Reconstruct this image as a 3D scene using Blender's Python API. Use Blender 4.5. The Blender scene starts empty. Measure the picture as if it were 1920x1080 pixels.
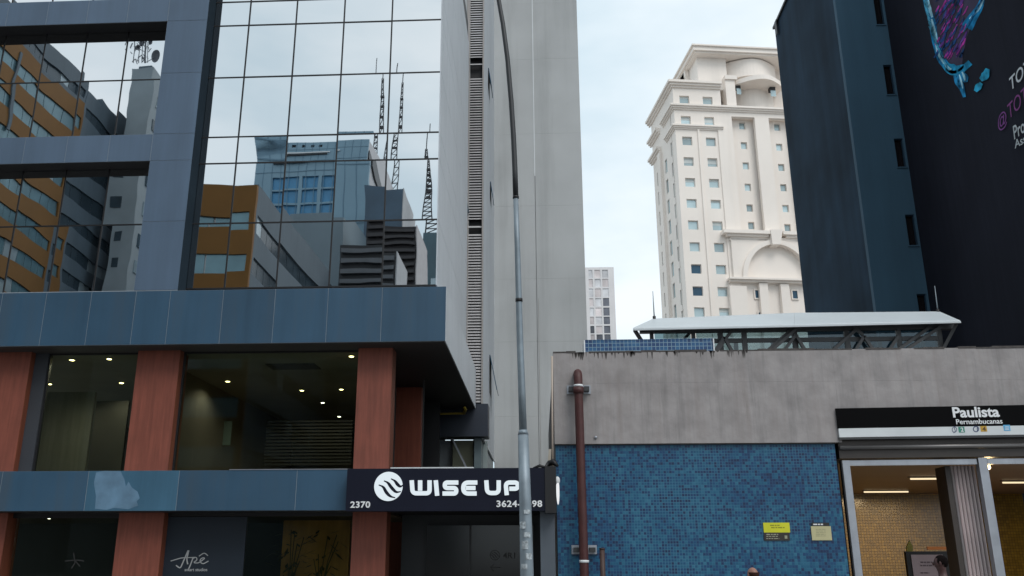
import bpy, bmesh, math, random
from mathutils import Vector, Matrix
random.seed(7)
S = bpy.context.scene
C = S.collection
R = math.radians

# ------------------------------------------------------------------ camera
F_PX, CX, CY = 1642.0, 925.0, 540.0
PITCH, YAW = R(16.93), R(2.97)
EYE = Vector((0.0, 0.0, 1.7))
cam_d = bpy.data.cameras.new('camera')
cam_d.sensor_width = 36.0
cam_d.lens = F_PX / 1920 * 36
cam_d.shift_x = (960 - CX) / 1920
cam_d.clip_start = 0.1
cam_d.clip_end = 3000
cam = bpy.data.objects.new('camera', cam_d)
C.objects.link(cam)
cam.location = EYE
cam.rotation_euler = (R(90) + PITCH, 0, YAW)
S.camera = cam

# ------------------------------------------------------------------ sky and sun (bright overcast)
SUN_EL, SUN_AZ = R(50), R(148)          # azimuth measured clockwise from +Y
w = bpy.data.worlds.new('World'); S.world = w; w.use_nodes = True
nt = w.node_tree; nt.nodes.clear()
out = nt.nodes.new('ShaderNodeOutputWorld'); bg = nt.nodes.new('ShaderNodeBackground')
sky = nt.nodes.new('ShaderNodeTexSky'); sky.sky_type = 'NISHITA'; sky.sun_disc = False
sky.sun_elevation = SUN_EL; sky.sun_rotation = SUN_AZ; sky.dust_density = 3.0
tc = nt.nodes.new('ShaderNodeTexCoord'); mp = nt.nodes.new('ShaderNodeMapping')
mp.inputs['Scale'].default_value = (1.0, 1.0, 2.4)
no = nt.nodes.new('ShaderNodeTexNoise'); no.inputs['Scale'].default_value = 2.6
no.inputs['Detail'].default_value = 5; no.inputs['Roughness'].default_value = .5
rp = nt.nodes.new('ShaderNodeValToRGB')
rp.color_ramp.elements[0].position = .36; rp.color_ramp.elements[0].color = (.50, .605, .67, 1)
rp.color_ramp.elements[1].position = .62; rp.color_ramp.elements[1].color = (.712, .768, .802, 1)
sc = nt.nodes.new('ShaderNodeVectorMath'); sc.operation = 'SCALE'; sc.inputs['Scale'].default_value = 14.4
mx = nt.nodes.new('ShaderNodeMix'); mx.data_type = 'RGBA'; mx.inputs['Factor'].default_value = .93
nt.links.new(tc.outputs['Generated'], mp.inputs['Vector']); nt.links.new(mp.outputs[0], no.inputs['Vector'])
nt.links.new(no.outputs['Fac'], rp.inputs[0]); nt.links.new(rp.outputs[0], sc.inputs[0])
nt.links.new(sky.outputs[0], mx.inputs['A']); nt.links.new(sc.outputs[0], mx.inputs['B'])
nt.links.new(mx.outputs['Result'], bg.inputs['Color']); bg.inputs['Strength'].default_value = .1
nt.links.new(bg.outputs[0], out.inputs['Surface'])
sd = bpy.data.lights.new('sun', 'SUN'); sd.energy = 1.35; sd.angle = R(25); sd.color = (1, .95, .9)
so = bpy.data.objects.new('sun', sd); C.objects.link(so)
so.location = (0, -30, 60)
sdir = Vector((math.sin(SUN_AZ) * math.cos(SUN_EL), math.cos(SUN_AZ) * math.cos(SUN_EL), math.sin(SUN_EL)))
so.rotation_euler = sdir.to_track_quat('Z', 'Y').to_euler()
S.view_settings.view_transform = 'Standard'; S.view_settings.look = 'None'
S.view_settings.exposure = 0.0; S.view_settings.gamma = 1; S.view_settings.use_curve_mapping = False
S.render.engine = 'CYCLES'
S.cycles.use_denoising = True; S.cycles.max_bounces = 7; S.cycles.transparent_max_bounces = 12
S.cycles.sample_clamp_indirect = 4; S.cycles.caustics_reflective = False; S.cycles.caustics_refractive = False

# ------------------------------------------------------------------ geometry of the view, used to measure the place
_F = Vector((-math.sin(YAW) * math.cos(PITCH), math.cos(YAW) * math.cos(PITCH), math.sin(PITCH)))
_R = Vector((math.cos(YAW), math.sin(YAW), 0)); _U = _R.cross(_F)
def ray(u, v): return _F + _R * ((u - CX) / F_PX) + _U * ((CY - v) / F_PX)
def P(u, v, Y):
    d = ray(u, v); return EYE + d * ((Y - EYE.y) / d.y)
def PXc(u, v, X):
    d = ray(u, v); return EYE + d * ((X - EYE.x) / d.x)
def PZ(u, v, Z):
    d = ray(u, v); return EYE + d * ((Z - EYE.z) / d.z)
class Fr:                                # a turned frame: origin o, angle a about Z
    def __init__(s, o, a):
        s.o = Vector(o); s.a = a
        s.ax = Vector((math.cos(a), math.sin(a), 0)); s.ay = Vector((-math.sin(a), math.cos(a), 0))
    def hit(s, u, v, yl=0.0):
        d = ray(u, v); t = ((s.o + s.ay * yl - EYE).dot(s.ay)) / d.dot(s.ay)
        q = EYE + d * t - s.o
        return Vector((q.dot(s.ax), yl, q.z))
    def hitx(s, u, v, xl):
        d = ray(u, v); t = ((s.o + s.ax * xl - EYE).dot(s.ax)) / d.dot(s.ax)
        q = EYE + d * t - s.o
        return Vector((xl, q.dot(s.ay), q.z))

# ------------------------------------------------------------------ mesh helpers
OFF = {}
class MB:
    def __init__(s): s.v = []; s.f = []
    def add(s, vs, fs):
        n = len(s.v); s.v += [Vector(p) for p in vs]; s.f += [tuple(i + n for i in f) for f in fs]; return s
    def box(s, x0, x1, y0, y1, z0, z1):
        if x0 > x1: x0, x1 = x1, x0
        if y0 > y1: y0, y1 = y1, y0
        if z0 > z1: z0, z1 = z1, z0
        return s.add([(x0,y0,z0),(x1,y0,z0),(x1,y1,z0),(x0,y1,z0),(x0,y0,z1),(x1,y0,z1),(x1,y1,z1),(x0,y1,z1)],
                     [(0,3,2,1),(4,5,6,7),(0,1,5,4),(1,2,6,5),(2,3,7,6),(3,0,4,7)])
    def obox(s, c, ax, ay, az, hx, hy, hz):       # box with its own axes
        c = Vector(c); vs = []
        for k in (-1, 1):
            for i, j in ((-1,-1),(1,-1),(1,1),(-1,1)):
                vs.append(c + ax*hx*i + ay*hy*j + az*hz*k)
        return s.add(vs, [(0,3,2,1),(4,5,6,7),(0,1,5,4),(1,2,6,5),(2,3,7,6),(3,0,4,7)])
    def bar(s, a, b, t, t2=None):                  # straight bar of square section
        a = Vector(a); b = Vector(b); d = (b-a); L = d.length; d.normalize()
        up = Vector((0,0,1)) if abs(d.z) < .95 else Vector((0,1,0))
        x = d.cross(up).normalized(); y = x.cross(d).normalized()
        return s.obox((a+b)/2, x, y, d, t/2, (t2 or t)/2, L/2)
    def tube(s, pts, r, n=12, caps=True):
        pts = [Vector(p) for p in pts]; m = len(pts)
        rs = r if isinstance(r, (list, tuple)) else [r]*m
        base = len(s.v); prev = None
        for i, p in enumerate(pts):
            d = (pts[min(i+1,m-1)] - pts[max(i-1,0)]).normalized()
            if prev is None:
                x = d.cross(Vector((0,1,0)) if abs(d.y) < .9 else Vector((1,0,0))).normalized()
            else: x = (prev - d*prev.dot(d)).normalized()
            prev = x; y = d.cross(x)
            for k in range(n):
                a = 2*math.pi*k/n; s.v.append(p + (x*math.cos(a) + y*math.sin(a))*rs[i])
        for i in range(m-1):
            for k in range(n):
                a, b = base+i*n+k, base+i*n+(k+1)%n
                s.f.append((a, b, b+n, a+n))
        if caps:
            s.f.append(tuple(base+k for k in range(n))[::-1]); s.f.append(tuple(base+(m-1)*n+k for k in range(n)))
        return s
    def sphere(s, c, rx, ry=None, rz=None, nu=16, nv=10):
        ry = ry or rx; rz = rz or rx; c = Vector(c); base = len(s.v)
        for i in range(1, nv):
            a = math.pi*i/nv
            for k in range(nu):
                b = 2*math.pi*k/nu
                s.v.append(c + Vector((rx*math.sin(a)*math.cos(b), ry*math.sin(a)*math.sin(b), rz*math.cos(a))))
        t = len(s.v); s.v.append(c+Vector((0,0,rz))); s.v.append(c-Vector((0,0,rz)))
        for i in range(nv-2):
            for k in range(nu):
                a, b = base+i*nu+k, base+i*nu+(k+1)%nu
                s.f.append((a, a+nu, b+nu, b))
        for k in range(nu):
            s.f.append((t, base+k, base+(k+1)%nu))
            s.f.append((t+1, base+(nv-2)*nu+(k+1)%nu, base+(nv-2)*nu+k))
        return s
    def plate(s, poly, n, t):                      # polygon (world points) thickened by t along n
        poly = [Vector(p) for p in poly]; n = Vector(n).normalized()*t; m = len(poly); b = len(s.v)
        s.v += poly + [p+n for p in poly]
        s.f.append(tuple(b+i for i in range(m))[::-1]); s.f.append(tuple(b+m+i for i in range(m)))
        for i in range(m):
            j = (i+1) % m; s.f.append((b+i, b+j, b+m+j, b+m+i))
        return s

def obj(name, mb, mat, parent=None, smooth=False, rot=None, at=None):
    vs = mb.v
    lo = Vector((min(p.x for p in vs), min(p.y for p in vs), min(p.z for p in vs)))
    hi = Vector((max(p.x for p in vs), max(p.y for p in vs), max(p.z for p in vs)))
    c = Vector(at) if at is not None else (lo+hi)/2
    me = bpy.data.meshes.new(name); me.from_pydata([p-c for p in vs], [], mb.f)
    bm = bmesh.new(); bm.from_mesh(me); bmesh.ops.recalc_face_normals(bm, faces=bm.faces); bm.to_mesh(me); bm.free()
    if mat: me.materials.append(mat)
    if smooth:
        for p in me.polygons: p.use_smooth = True
    return place(name, me, c, parent, rot)
def place(name, me, c, parent=None, rot=None):
    o = bpy.data.objects.new(name, me); C.objects.link(o)
    c = Vector(c)
    if parent: o.parent = parent; o.location = c - OFF[parent.name]
    else: o.location = c
    if rot: o.rotation_euler = rot
    OFF[o.name] = c
    return o
def thing(name, label, cat, loc, group=None, rz=None):
    o = bpy.data.objects.new(name, None); C.objects.link(o); o.location = loc; o.empty_display_size = .3
    OFF[o.name] = Vector(loc)
    if rz is not None: o.rotation_euler = (0, 0, rz); OFF[o.name] = Vector((0,0,0))   # parts then come in local coordinates
    return tag(o, label, cat, group)
def tag(o, label, cat, group=None):
    o['label'] = label; o['category'] = cat
    if group: o['group'] = group
    return o
def struct(name, mb, mat):
    o = obj(name, mb, mat); o['kind'] = 'structure'; return o
def holes(mb, y0, y1, x0, x1, z0, z1, hs, swap=False):
    """a wall from x0..x1, z0..z1, thickness y0..y1, with rectangular openings hs"""
    xs = sorted({x0, x1, *[min(max(h[i], x0), x1) for h in hs for i in (0, 1)]})
    zs = sorted({z0, z1, *[min(max(h[i], z0), z1) for h in hs for i in (2, 3)]})
    for j in range(len(zs)-1):
        run = None
        for i in range(len(xs)-1):
            cx, cz = (xs[i]+xs[i+1])/2, (zs[j]+zs[j+1])/2
            solid = not any(h[0] < cx < h[1] and h[2] < cz < h[3] for h in hs)
            if solid and run is None: run = xs[i]
            if (not solid or i == len(xs)-2) and run is not None:
                e = xs[i+1] if solid else xs[i]
                if swap: mb.box(y0, y1, run, e, zs[j], zs[j+1])
                else: mb.box(run, e, y0, y1, zs[j], zs[j+1])
                run = None
    return mb

# ------------------------------------------------------------------ materials
def srgb(r, g, b):
    f = lambda c: (c/255/12.92) if c/255 <= .04045 else ((c/255+.055)/1.055)**2.4
    return (f(r), f(g), f(b))
def mat(name, col, rough=.6, metal=0.0, var=.08, scale=1.5, streak=0.0, bump=0.0, bscale=20, spec=.5, rnd=0.0, dirt=None, dfac=.5, sfreq=3.0):
    m = bpy.data.materials.new(name); m.use_nodes = True; t = m.node_tree; N = t.nodes; L = t.links
    b = N['Principled BSDF']
    b.inputs['Roughness'].default_value = rough; b.inputs['Metallic'].default_value = metal
    b.inputs['Specular IOR Level'].default_value = spec
    g = N.new('ShaderNodeNewGeometry')
    rgb = N.new('ShaderNodeRGB'); rgb.outputs[0].default_value = (*col, 1)
    cur = rgb.outputs[0]
    def mul(fac_sock, lo, hi, cur):
        mr = N.new('ShaderNodeMapRange'); mr.inputs['From Min'].default_value = .3; mr.inputs['From Max'].default_value = .7
        mr.inputs['To Min'].default_value = lo; mr.inputs['To Max'].default_value = hi
        L.new(fac_sock, mr.inputs['Value'])
        vm = N.new('ShaderNodeVectorMath'); vm.operation = 'SCALE'
        L.new(cur, vm.inputs[0]); L.new(mr.outputs[0], vm.inputs['Scale']); return vm.outputs[0]
    if var:
        n = N.new('ShaderNodeTexNoise'); n.inputs['Scale'].default_value = scale; n.inputs['Detail'].default_value = 6
        L.new(g.outputs['Position'], n.inputs['Vector']); cur = mul(n.outputs['Fac'], 1-var, 1+var, cur)
    if streak:
        mpp = N.new('ShaderNodeMapping'); mpp.inputs['Scale'].default_value = (1, 1, .06)
        n = N.new('ShaderNodeTexNoise'); n.inputs['Scale'].default_value = sfreq; n.inputs['Detail'].default_value = 6
        n.inputs['Roughness'].default_value = .65
        L.new(g.outputs['Position'], mpp.inputs[0]); L.new(mpp.outputs[0], n.inputs['Vector'])
        if dirt:
            mr = N.new('ShaderNodeMapRange'); mr.inputs['From Min'].default_value = .48; mr.inputs['From Max'].default_value = .75
            mr.inputs['To Max'].default_value = dfac; L.new(n.outputs['Fac'], mr.inputs['Value'])
            mi = N.new('ShaderNodeMix'); mi.data_type = 'RGBA'; L.new(mr.outputs[0], mi.inputs['Factor'])
            L.new(cur, mi.inputs['A']); mi.inputs['B'].default_value = (*dirt, 1); cur = mi.outputs['Result']
        cur = mul(n.outputs['Fac'], 1-streak, 1+streak, cur)
    if rnd:
        oi = N.new('ShaderNodeObjectInfo')
        mr = N.new('ShaderNodeMapRange'); mr.inputs['To Min'].default_value = 1-rnd; mr.inputs['To Max'].default_value = 1+rnd
        L.new(oi.outputs['Random'], mr.inputs['Value']); vm = N.new('ShaderNodeVectorMath'); vm.operation = 'SCALE'
        L.new(cur, vm.inputs[0]); L.new(mr.outputs[0], vm.inputs['Scale']); cur = vm.outputs[0]
    L.new(cur, b.inputs['Base Color'])
    if bump:
        n = N.new('ShaderNodeTexNoise'); n.inputs['Scale'].default_value = bscale; n.inputs['Detail'].default_value = 5
        L.new(g.outputs['Position'], n.inputs['Vector'])
        bp = N.new('ShaderNodeBump'); bp.inputs['Distance'].default_value = .01; bp.inputs['Strength'].default_value = bump
        L.new(n.outputs['Fac'], bp.inputs['Height']); L.new(bp.outputs[0], b.inputs['Normal'])
    return m
def emit(name, col, st):
    m = bpy.data.materials.new(name); m.use_nodes = True; t = m.node_tree; t.nodes.clear()
    e = t.nodes.new('ShaderNodeEmission'); e.inputs[0].default_value = (*col, 1); e.inputs[1].default_value = st
    o = t.nodes.new('ShaderNodeOutputMaterial'); t.links.new(e.outputs[0], o.inputs[0]); return m
def mirror(name, col, wave=.0004, rough=.01, freq=.9):
    m = bpy.data.materials.new(name); m.use_nodes = True; t = m.node_tree; b = t.nodes['Principled BSDF']
    b.inputs['Base Color'].default_value = (*col, 1); b.inputs['Metallic'].default_value = 1
    b.inputs['Roughness'].default_value = rough
    g = t.nodes.new('ShaderNodeNewGeometry'); n = t.nodes.new('ShaderNodeTexNoise'); n.inputs['Scale'].default_value = freq
    n.inputs['Detail'].default_value = 1
    bp = t.nodes.new('ShaderNodeBump'); bp.inputs['Distance'].default_value = wave; bp.inputs['Strength'].default_value = 1
    t.links.new(g.outputs['Position'], n.inputs['Vector']); t.links.new(n.outputs['Fac'], bp.inputs['Height'])
    t.links.new(bp.outputs[0], b.inputs['Normal']); return m
def glass(name, tint=(.8,.85,.85), refl=1.0, ior=1.5):
    m = bpy.data.materials.new(name); m.use_nodes = True; t = m.node_tree; t.nodes.clear()
    o = t.nodes.new('ShaderNodeOutputMaterial'); mi = t.nodes.new('ShaderNodeMixShader')
    tr = t.nodes.new('ShaderNodeBsdfTransparent'); tr.inputs[0].default_value = (*tint, 1)
    gl = t.nodes.new('ShaderNodeBsdfGlossy'); gl.inputs['Roughness'].default_value = .02; gl.inputs[0].default_value = (.9,.95,1,1)
    fr = t.nodes.new('ShaderNodeFresnel'); fr.inputs[0].default_value = ior
    mu = t.nodes.new('ShaderNodeMath'); mu.operation = 'MULTIPLY'; mu.inputs[1].default_value = refl
    t.links.new(fr.outputs[0], mu.inputs[0]); t.links.new(mu.outputs[0], mi.inputs[0])
    t.links.new(tr.outputs[0], mi.inputs[1]); t.links.new(gl.outputs[0], mi.inputs[2]); t.links.new(mi.outputs[0], o.inputs[0])
    return m
def mosaic(name, size, cols, grout, gw=.12, rough=.25, grout_var=True):
    m = bpy.data.materials.new(name); m.use_nodes = True; t = m.node_tree; N = t.nodes; L = t.links; b = N['Principled BSDF']
    g = N.new('ShaderNodeNewGeometry'); sx = N.new('ShaderNodeVectorMath'); sx.operation = 'SCALE'; sx.inputs['Scale'].default_value = 1/size
    L.new(g.outputs['Position'], sx.inputs[0])
    fl = N.new('ShaderNodeVectorMath'); fl.operation = 'FLOOR'; fc = N.new('ShaderNodeVectorMath'); fc.operation = 'FRACTION'
    fm = N.new('ShaderNodeVectorMath'); fm.operation = 'MULTIPLY'; fm.inputs[1].default_value = (1, 0, 1)
    L.new(sx.outputs[0], fl.inputs[0]); L.new(sx.outputs[0], fc.inputs[0]); L.new(fl.outputs[0], fm.inputs[0])
    wn = N.new('ShaderNodeTexWhiteNoise'); wn.noise_dimensions = '3D'; L.new(fm.outputs[0], wn.inputs['Vector'])
    ns = N.new('ShaderNodeTexNoise'); ns.inputs['Scale'].default_value = 1.3; ns.inputs['Detail'].default_value = 4
    L.new(g.outputs['Position'], ns.inputs['Vector'])
    ad = N.new('ShaderNodeMath'); ad.operation = 'MULTIPLY_ADD'; ad.inputs[1].default_value = .50; L.new(wn.outputs['Value'], ad.inputs[0])
    m2 = N.new('ShaderNodeMath'); m2.operation = 'MULTIPLY'; m2.inputs[1].default_value = .52; L.new(ns.outputs['Fac'], m2.inputs[0])
    L.new(m2.outputs[0], ad.inputs[2])
    rp = N.new('ShaderNodeValToRGB'); el = rp.color_ramp.elements
    for i, (p, c) in enumerate(cols):
        e = el[i] if i < 2 else el.new(p)
        e.position = p; e.color = (*c, 1)
    L.new(ad.outputs[0], rp.inputs[0])
    sp = N.new('ShaderNodeSeparateXYZ'); L.new(fc.outputs[0], sp.inputs[0])
    def edge(s):
        a = N.new('ShaderNodeMath'); a.operation = 'PINGPONG'; a.inputs[1].default_value = .5; L.new(s, a.inputs[0])
        c = N.new('ShaderNodeMath'); c.operation = 'LESS_THAN'; c.inputs[1].default_value = gw/2; L.new(a.outputs[0], c.inputs[0]); return c.outputs[0]
    mxx = N.new('ShaderNodeMath'); mxx.operation = 'MAXIMUM'; L.new(edge(sp.outputs[0]), mxx.inputs[0]); L.new(edge(sp.outputs[2]), mxx.inputs[1])
    gf = mxx.outputs[0]
    if grout_var:
        n2 = N.new('ShaderNodeTexNoise'); n2.inputs['Scale'].default_value = .55; n2.inputs['Detail'].default_value = 3
        L.new(g.outputs['Position'], n2.inputs['Vector'])
        r2 = N.new('ShaderNodeMapRange'); r2.inputs['From Min'].default_value = .42; r2.inputs['From Max'].default_value = .6
        r2.inputs['To Min'].default_value = .25; L.new(n2.outputs['Fac'], r2.inputs['Value'])
        mm = N.new('ShaderNodeMath'); mm.operation = 'MULTIPLY'; L.new(gf, mm.inputs[0]); L.new(r2.outputs[0], mm.inputs[1]); gf = mm.outputs[0]
    mi = N.new('ShaderNodeMix'); mi.data_type = 'RGBA'; L.new(gf, mi.inputs['Factor']); L.new(rp.outputs[0], mi.inputs['A'])
    mi.inputs['B'].default_value = (*grout, 1); L.new(mi.outputs['Result'], b.inputs['Base Color'])
    b.inputs['Roughness'].default_value = rough
    iv = N.new('ShaderNodeMath'); iv.operation = 'SUBTRACT'; iv.inputs[0].default_value = 1; L.new(mxx.outputs[0], iv.inputs[1])
    bp = N.new('ShaderNodeBump'); bp.inputs['Distance'].default_value = .003; L.new(iv.outputs[0], bp.inputs['Height']); L.new(bp.outputs[0], b.inputs['Normal'])
    return m

M = {}
M['panel'] = mat('blue_grey_panel', (.092,.143,.215), .5, .05, .06, .8, .10, rnd=.05)
M['fascia'] = mat('fascia_panel', (.034,.090,.155), .5, .05, .09, .7, .20, rnd=.09, sfreq=1.8, dirt=(.045,.055,.065), dfac=.75)
M['panel_new'] = mat('replaced_panel', (.060,.15,.235), .4, .2, .1, 1.2, .12)
M['patch'] = mat('scraped_patch', (.115,.215,.32), .6, 0, .2, 3, .05)
M['joint'] = mat('joint_sealant', (.30,.34,.38), .8)
M['black'] = mat('black_metal', (.008,.008,.01), .5)
M['dark'] = mat('dark_frame', (.02,.024,.03), .45)
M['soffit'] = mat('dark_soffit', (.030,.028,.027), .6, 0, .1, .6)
M['side'] = mat('side_cladding', (.54,.585,.63), .5, 0, .05, .5, .05, rnd=.02)
M['wood'] = mat('red_wood_cladding', (.215,.062,.040), .6, 0, .08, 2.0, .22, bump=.05, sfreq=14)
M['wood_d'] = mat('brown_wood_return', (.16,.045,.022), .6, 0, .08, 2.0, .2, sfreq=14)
M['mirror'] = mirror('mirror_glass', (.72,.735,.745), .0010)
M['mirror_b'] = mirror('mirror_glass_band', (.68,.70,.715), .0017)
M['shop'] = glass('shop_glass', (.84,.90,.82), .40)
M['tower'] = mat('tower_render', (.50,.52,.525), .8, 0, .13, .25, .15, bump=.1, sfreq=1.1, dirt=(.33,.34,.35), dfac=.5)
M['tower_r'] = mat('tower_reveal', (.36,.34,.33), .8)
M['slat'] = mat('louvre_slat', (.58,.57,.58), .6)
M['cream'] = mat('cream_stone', (.87,.805,.745), .8, 0, .05, .15, .07, sfreq=.5, dirt=(.62,.57,.52), dfac=.35)
M['cream_g'] = mat('cream_window_glass', (.40,.51,.54), .15, .3, .2, .3, rnd=.30)
M['blind_w'] = mat('pale_blind', (.55,.60,.60), .7, 0, .1, .5)
M['cream_d'] = mat('cream_dark_glass', (.02,.07,.12), .1, .2, .3, .3)
M['navy_a'] = mat('navy_rough_render', (.019,.040,.066), .9, 0, .35, .25, .25, bump=.4, bscale=3, sfreq=.7, spec=.15)
M['navy_b'] = mat('blue_render', (.046,.108,.165), .85, 0, .14, .15, .14, bump=.1, bscale=3, sfreq=.7)
M['navy_c'] = mat('mural_black', (.014,.016,.026), .9, 0, .2, .2, .15, bump=.1, bscale=3, spec=.15)
M['conc'] = mat('stained_concrete', (.335,.315,.315), .85, 0, .16, 2.6, .24, bump=.6, bscale=9, dirt=(.17,.15,.145), dfac=.8, sfreq=5.0)
M['conc_d'] = mat('damp_shadow_concrete', (.075,.068,.066), .9, 0, .3, 8)  # mossy mortar and drips; also the painted shadow strip and jamb filler
M['tile'] = mosaic('blue_mosaic', .062, [(0,(.001,.006,.035)),(1,(.045,.21,.32)),(.30,(.001,.020,.085)),(.46,(.001,.055,.155)),(.66,(.003,.095,.19))], (.045,.17,.27), .18, .45)
M['tile_p'] = mosaic('parapet_mosaic', .098, [(0,(.004,.02,.07)),(1,(.05,.18,.33)),(.4,(.006,.05,.16)),(.7,(.012,.09,.22))], (.20,.31,.40), .15, .3, False)
M['white'] = mat('white_paint', (.72,.75,.77), .45, 0, .04, 2)
M['roofwhite'] = mat('white_roof_metal', (.55,.60,.63), .45, 0, .04, 1)
M['steel'] = mat('brushed_steel', (.36,.38,.42), .38, .6, .08, 4, .1)
M['steel_d'] = mat('dark_steel', (.05,.052,.055), .5, .3)
M['galv'] = mat('galvanised_pole', (.24,.29,.33), .5, .35, .14, 6, .1)
M['pole_d'] = mat('dark_pole_paint', (.035,.038,.042), .5, .2)
M['redpipe'] = mat('oxide_red_pipe', (.060,.016,.015), .55, 0, .18, 5, .1)
M['sign'] = mat('sign_black', (.010,.012,.024), .5, 0, .05, spec=.15)
M['signlit'] = emit('lit_letter', (.80,.90,.96), .92)
M['signw'] = mat('sign_white', (.80,.82,.84), .4, 0, 0)
M['yellow'] = mat('yellow_pipe', (.42,.30,.02), .5)
M['asphalt'] = mat('asphalt', (.05,.05,.052), .9, 0, .15, 3, bump=.5, bscale=60)
M['pave'] = mat('paving', (.28,.27,.26), .85, 0, .12, 2, bump=.3, bscale=40)
M['paint'] = mat('road_paint', (.7,.7,.68), .7)

# ------------------------------------------------------------------ ground
struct('ground', MB().box(-900,900,-600,1500,-.3,-.004), M['pave'])
struct('road', MB().box(-300,300,-21,9.6,-.2,-.12+.12+.0005), M['asphalt'])
struct('pavement', MB().box(-300,300,9.8,60,-.2,.12), M['pave'])
struct('kerb', MB().box(-300,300,9.6,9.8,-.2,.135), M['conc'])
mb = MB()
for k in range(-30, 30): mb.box(k*8, k*8+3.5, 3.0, 3.14, .001, .005)
struct('road_marking', mb, M['paint'])

YF, YG = 19.85, 20.30
# ------------------------------------------------------------------ the dark blue office building on the left
zF1 = P(400, 543.5, YF).z; zF0 = P(400, 644.5, YF).z
XR = P(836, 590, YF).x
XCR = P(822, 400, YG).x
XC0 = P(349, 400, YF).x + .0
XO = P(283, 285, YF).x; sX = P(283, 285, YF).x - P(203, 285, YF).x
XL = XO - 7*sX
office = thing('office_building', 'blue-grey clad office building with mirrored curtain wall and red-brown pillars, filling the left side', 'building', (-9, 24, 0))
zr = [P(300, v, YF).z for v in (544, 415, 301, 251, 137.5, 40, -4)]
hl = zr[5]-zr[4]; hs = zr[6]-zr[5]
hl2 = zr[4]-zr[3]
zr += [zr[6]+hl2, zr[6]+hl2+hl, zr[6]+hl2+hl+hs]
ZT = zr[-1]
zc = [P(600, v, YG).z for v in (538, 415.5, 302.5, 253, 141, 43.5, -1)]
zc += [zc[6]+hl2, zc[6]+hl2+hl, zc[6]+hl2+hl+hs]
# solid mass behind the skins
Zsof = zF0 + .05
obj('core', MB().box(XL, XCR-.04, YG+.12, 29, Zsof+.1, ZT+1.0), M['dark'], office)
# frame body with openings (dark) behind the panels
open_z = [(zr[1-1], zr[2]), (zr[3], zr[5]), (zr[6], zr[8])]
hs_ = [(XL-.1, XO, a, b) for a, b in open_z]
obj('frame_backing', holes(MB(), YF+.0075, YG+.1, XL, XC0-.012, zF1, ZT, hs_), M['joint'], office)
# return of the frame beside the curtain wall, in dark strips
g_ = .012
def panel(x0, x1, z0, z1, m, y=YF, t=.05, name='panel'):
    return obj(name, MB().box(x0+g_/2, x1-g_/2, y, y+.006, z0+g_/2, z1-g_/2), m, office)
# vertical pier panels beside the openings
for k in range(len(zr)-1): panel(XO, XC0, zr[k], zr[k+1], M['panel'])
# bands between openings
bands = [(zr[2], zr[3]), (zr[5], zr[6]), (zr[8], zr[9])]
for a, b in bands:
    for k in range(7): panel(XO-(k+1)*sX, XO-k*sX, a, b, M['panel'])
# light sealant strips behind the joints of the bands
# fascia over the ground storeys
fx = [P(u, 595, YF).x for u in (-85, -2, 81, 166, 250, 315, 415, 513, 613, 715)]
fx = [XL] + [x for x in fx if x > XL] + [XR]
obj('fascia_backing', MB().box(XL, XR-.02, YF+.0075, YG+.1, zF0, zF1-.001), M['joint'], office)
for i in range(len(fx)-1): panel(fx[i], fx[i+1], zF0, zF1, M['fascia'], name='fascia_panel')
# side of the fascia, pale
ys = [YF, 23.1, 26.4, 29.8]
for i in range(3):
    obj('side_panel', MB().box(XR-.02, XR, ys[i]+.006, ys[i+1]-.006, zF0, zF1), M['side'], office)
obj('fascia_body', MB().box(XCR-.4, XR-.022, YG+.1, 29.8, zF0+.002, zF1-.002), M['dark'], office)
obj('fascia_top', MB().box(XCR-.3, XR-.001, YG+.1, 29.8, zF1, zF1+.03), M['side'], office)
# the soffit
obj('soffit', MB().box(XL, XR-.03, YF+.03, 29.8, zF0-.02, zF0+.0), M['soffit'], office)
# pale side wall of the upper storeys
yy = [YG-.02, 21.7, 23.2, 24.7, 26.2, 27.6, 29]
for j in range(len(zc)-1):
    for i in range(6):
        obj('side_panel', MB().box(XCR-.03, XCR, yy[i]+.008, yy[i+1]-.008, zc[j]+.008, zc[j+1]-.008), M['side'], office)
obj('side_backing', MB().box(XCR-.06, XCR-.031, YG+.1, 29, zc[0], ZT), M['steel_d'], office)
# panes: each pane its own sheet, a hair out of true as in the photograph
def pane(x0, x1, z0, z1, y, m, tilt=.0015, parent=office, name='pane'):
    n = 6; vs = []; fs = []
    w, h = x1-x0, z1-z0; bx = random.uniform(-.0018, .0018); cxx, czz = (x0+x1)/2, (z0+z1)/2
    for j in range(n+1):
        for i in range(n+1):
            a, b = i/n*2-1, j/n*2-1
            vs.append((x0+w*i/n, y + bx*(a*a+b*b), z0+h*j/n))
    for j in range(n):
        for i in range(n):
            q = j*(n+1)+i; fs.append((q, q+1, q+n+2, q+n+1))
    mb = MB().add(vs, fs)
    return obj(name, mb, m, parent, smooth=True, rot=(random.gauss(0, tilt), 0, random.gauss(0, tilt)))
xc = [P(u, 270, YG).x for u in (357, 446, 538, 632, 726, 823)]
xc[0] = XC0+.0; xc[-1] = XCR
for i in range(5):
    for j in range(len(zc)-1):
        pane(xc[i]+.02, xc[i+1]-.02, zc[j]+.02, zc[j+1]-.02, YG, M['mirror'])
for i in range(1, 5): obj('mullion', MB().box(xc[i]-.019, xc[i]+.019, YG-.012, YG+.05, zc[0], ZT), M['black'], office)
obj('mullion', MB().box(XCR-.03, XCR-.004, YG-.015, YG+.05, zc[0], ZT), M['side'], office)
for z in zc: obj('transom', MB().box(xc[0], XCR-.031, YG-.010, YG+.05, z-.019, z+.019), M['black'], office)
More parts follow.
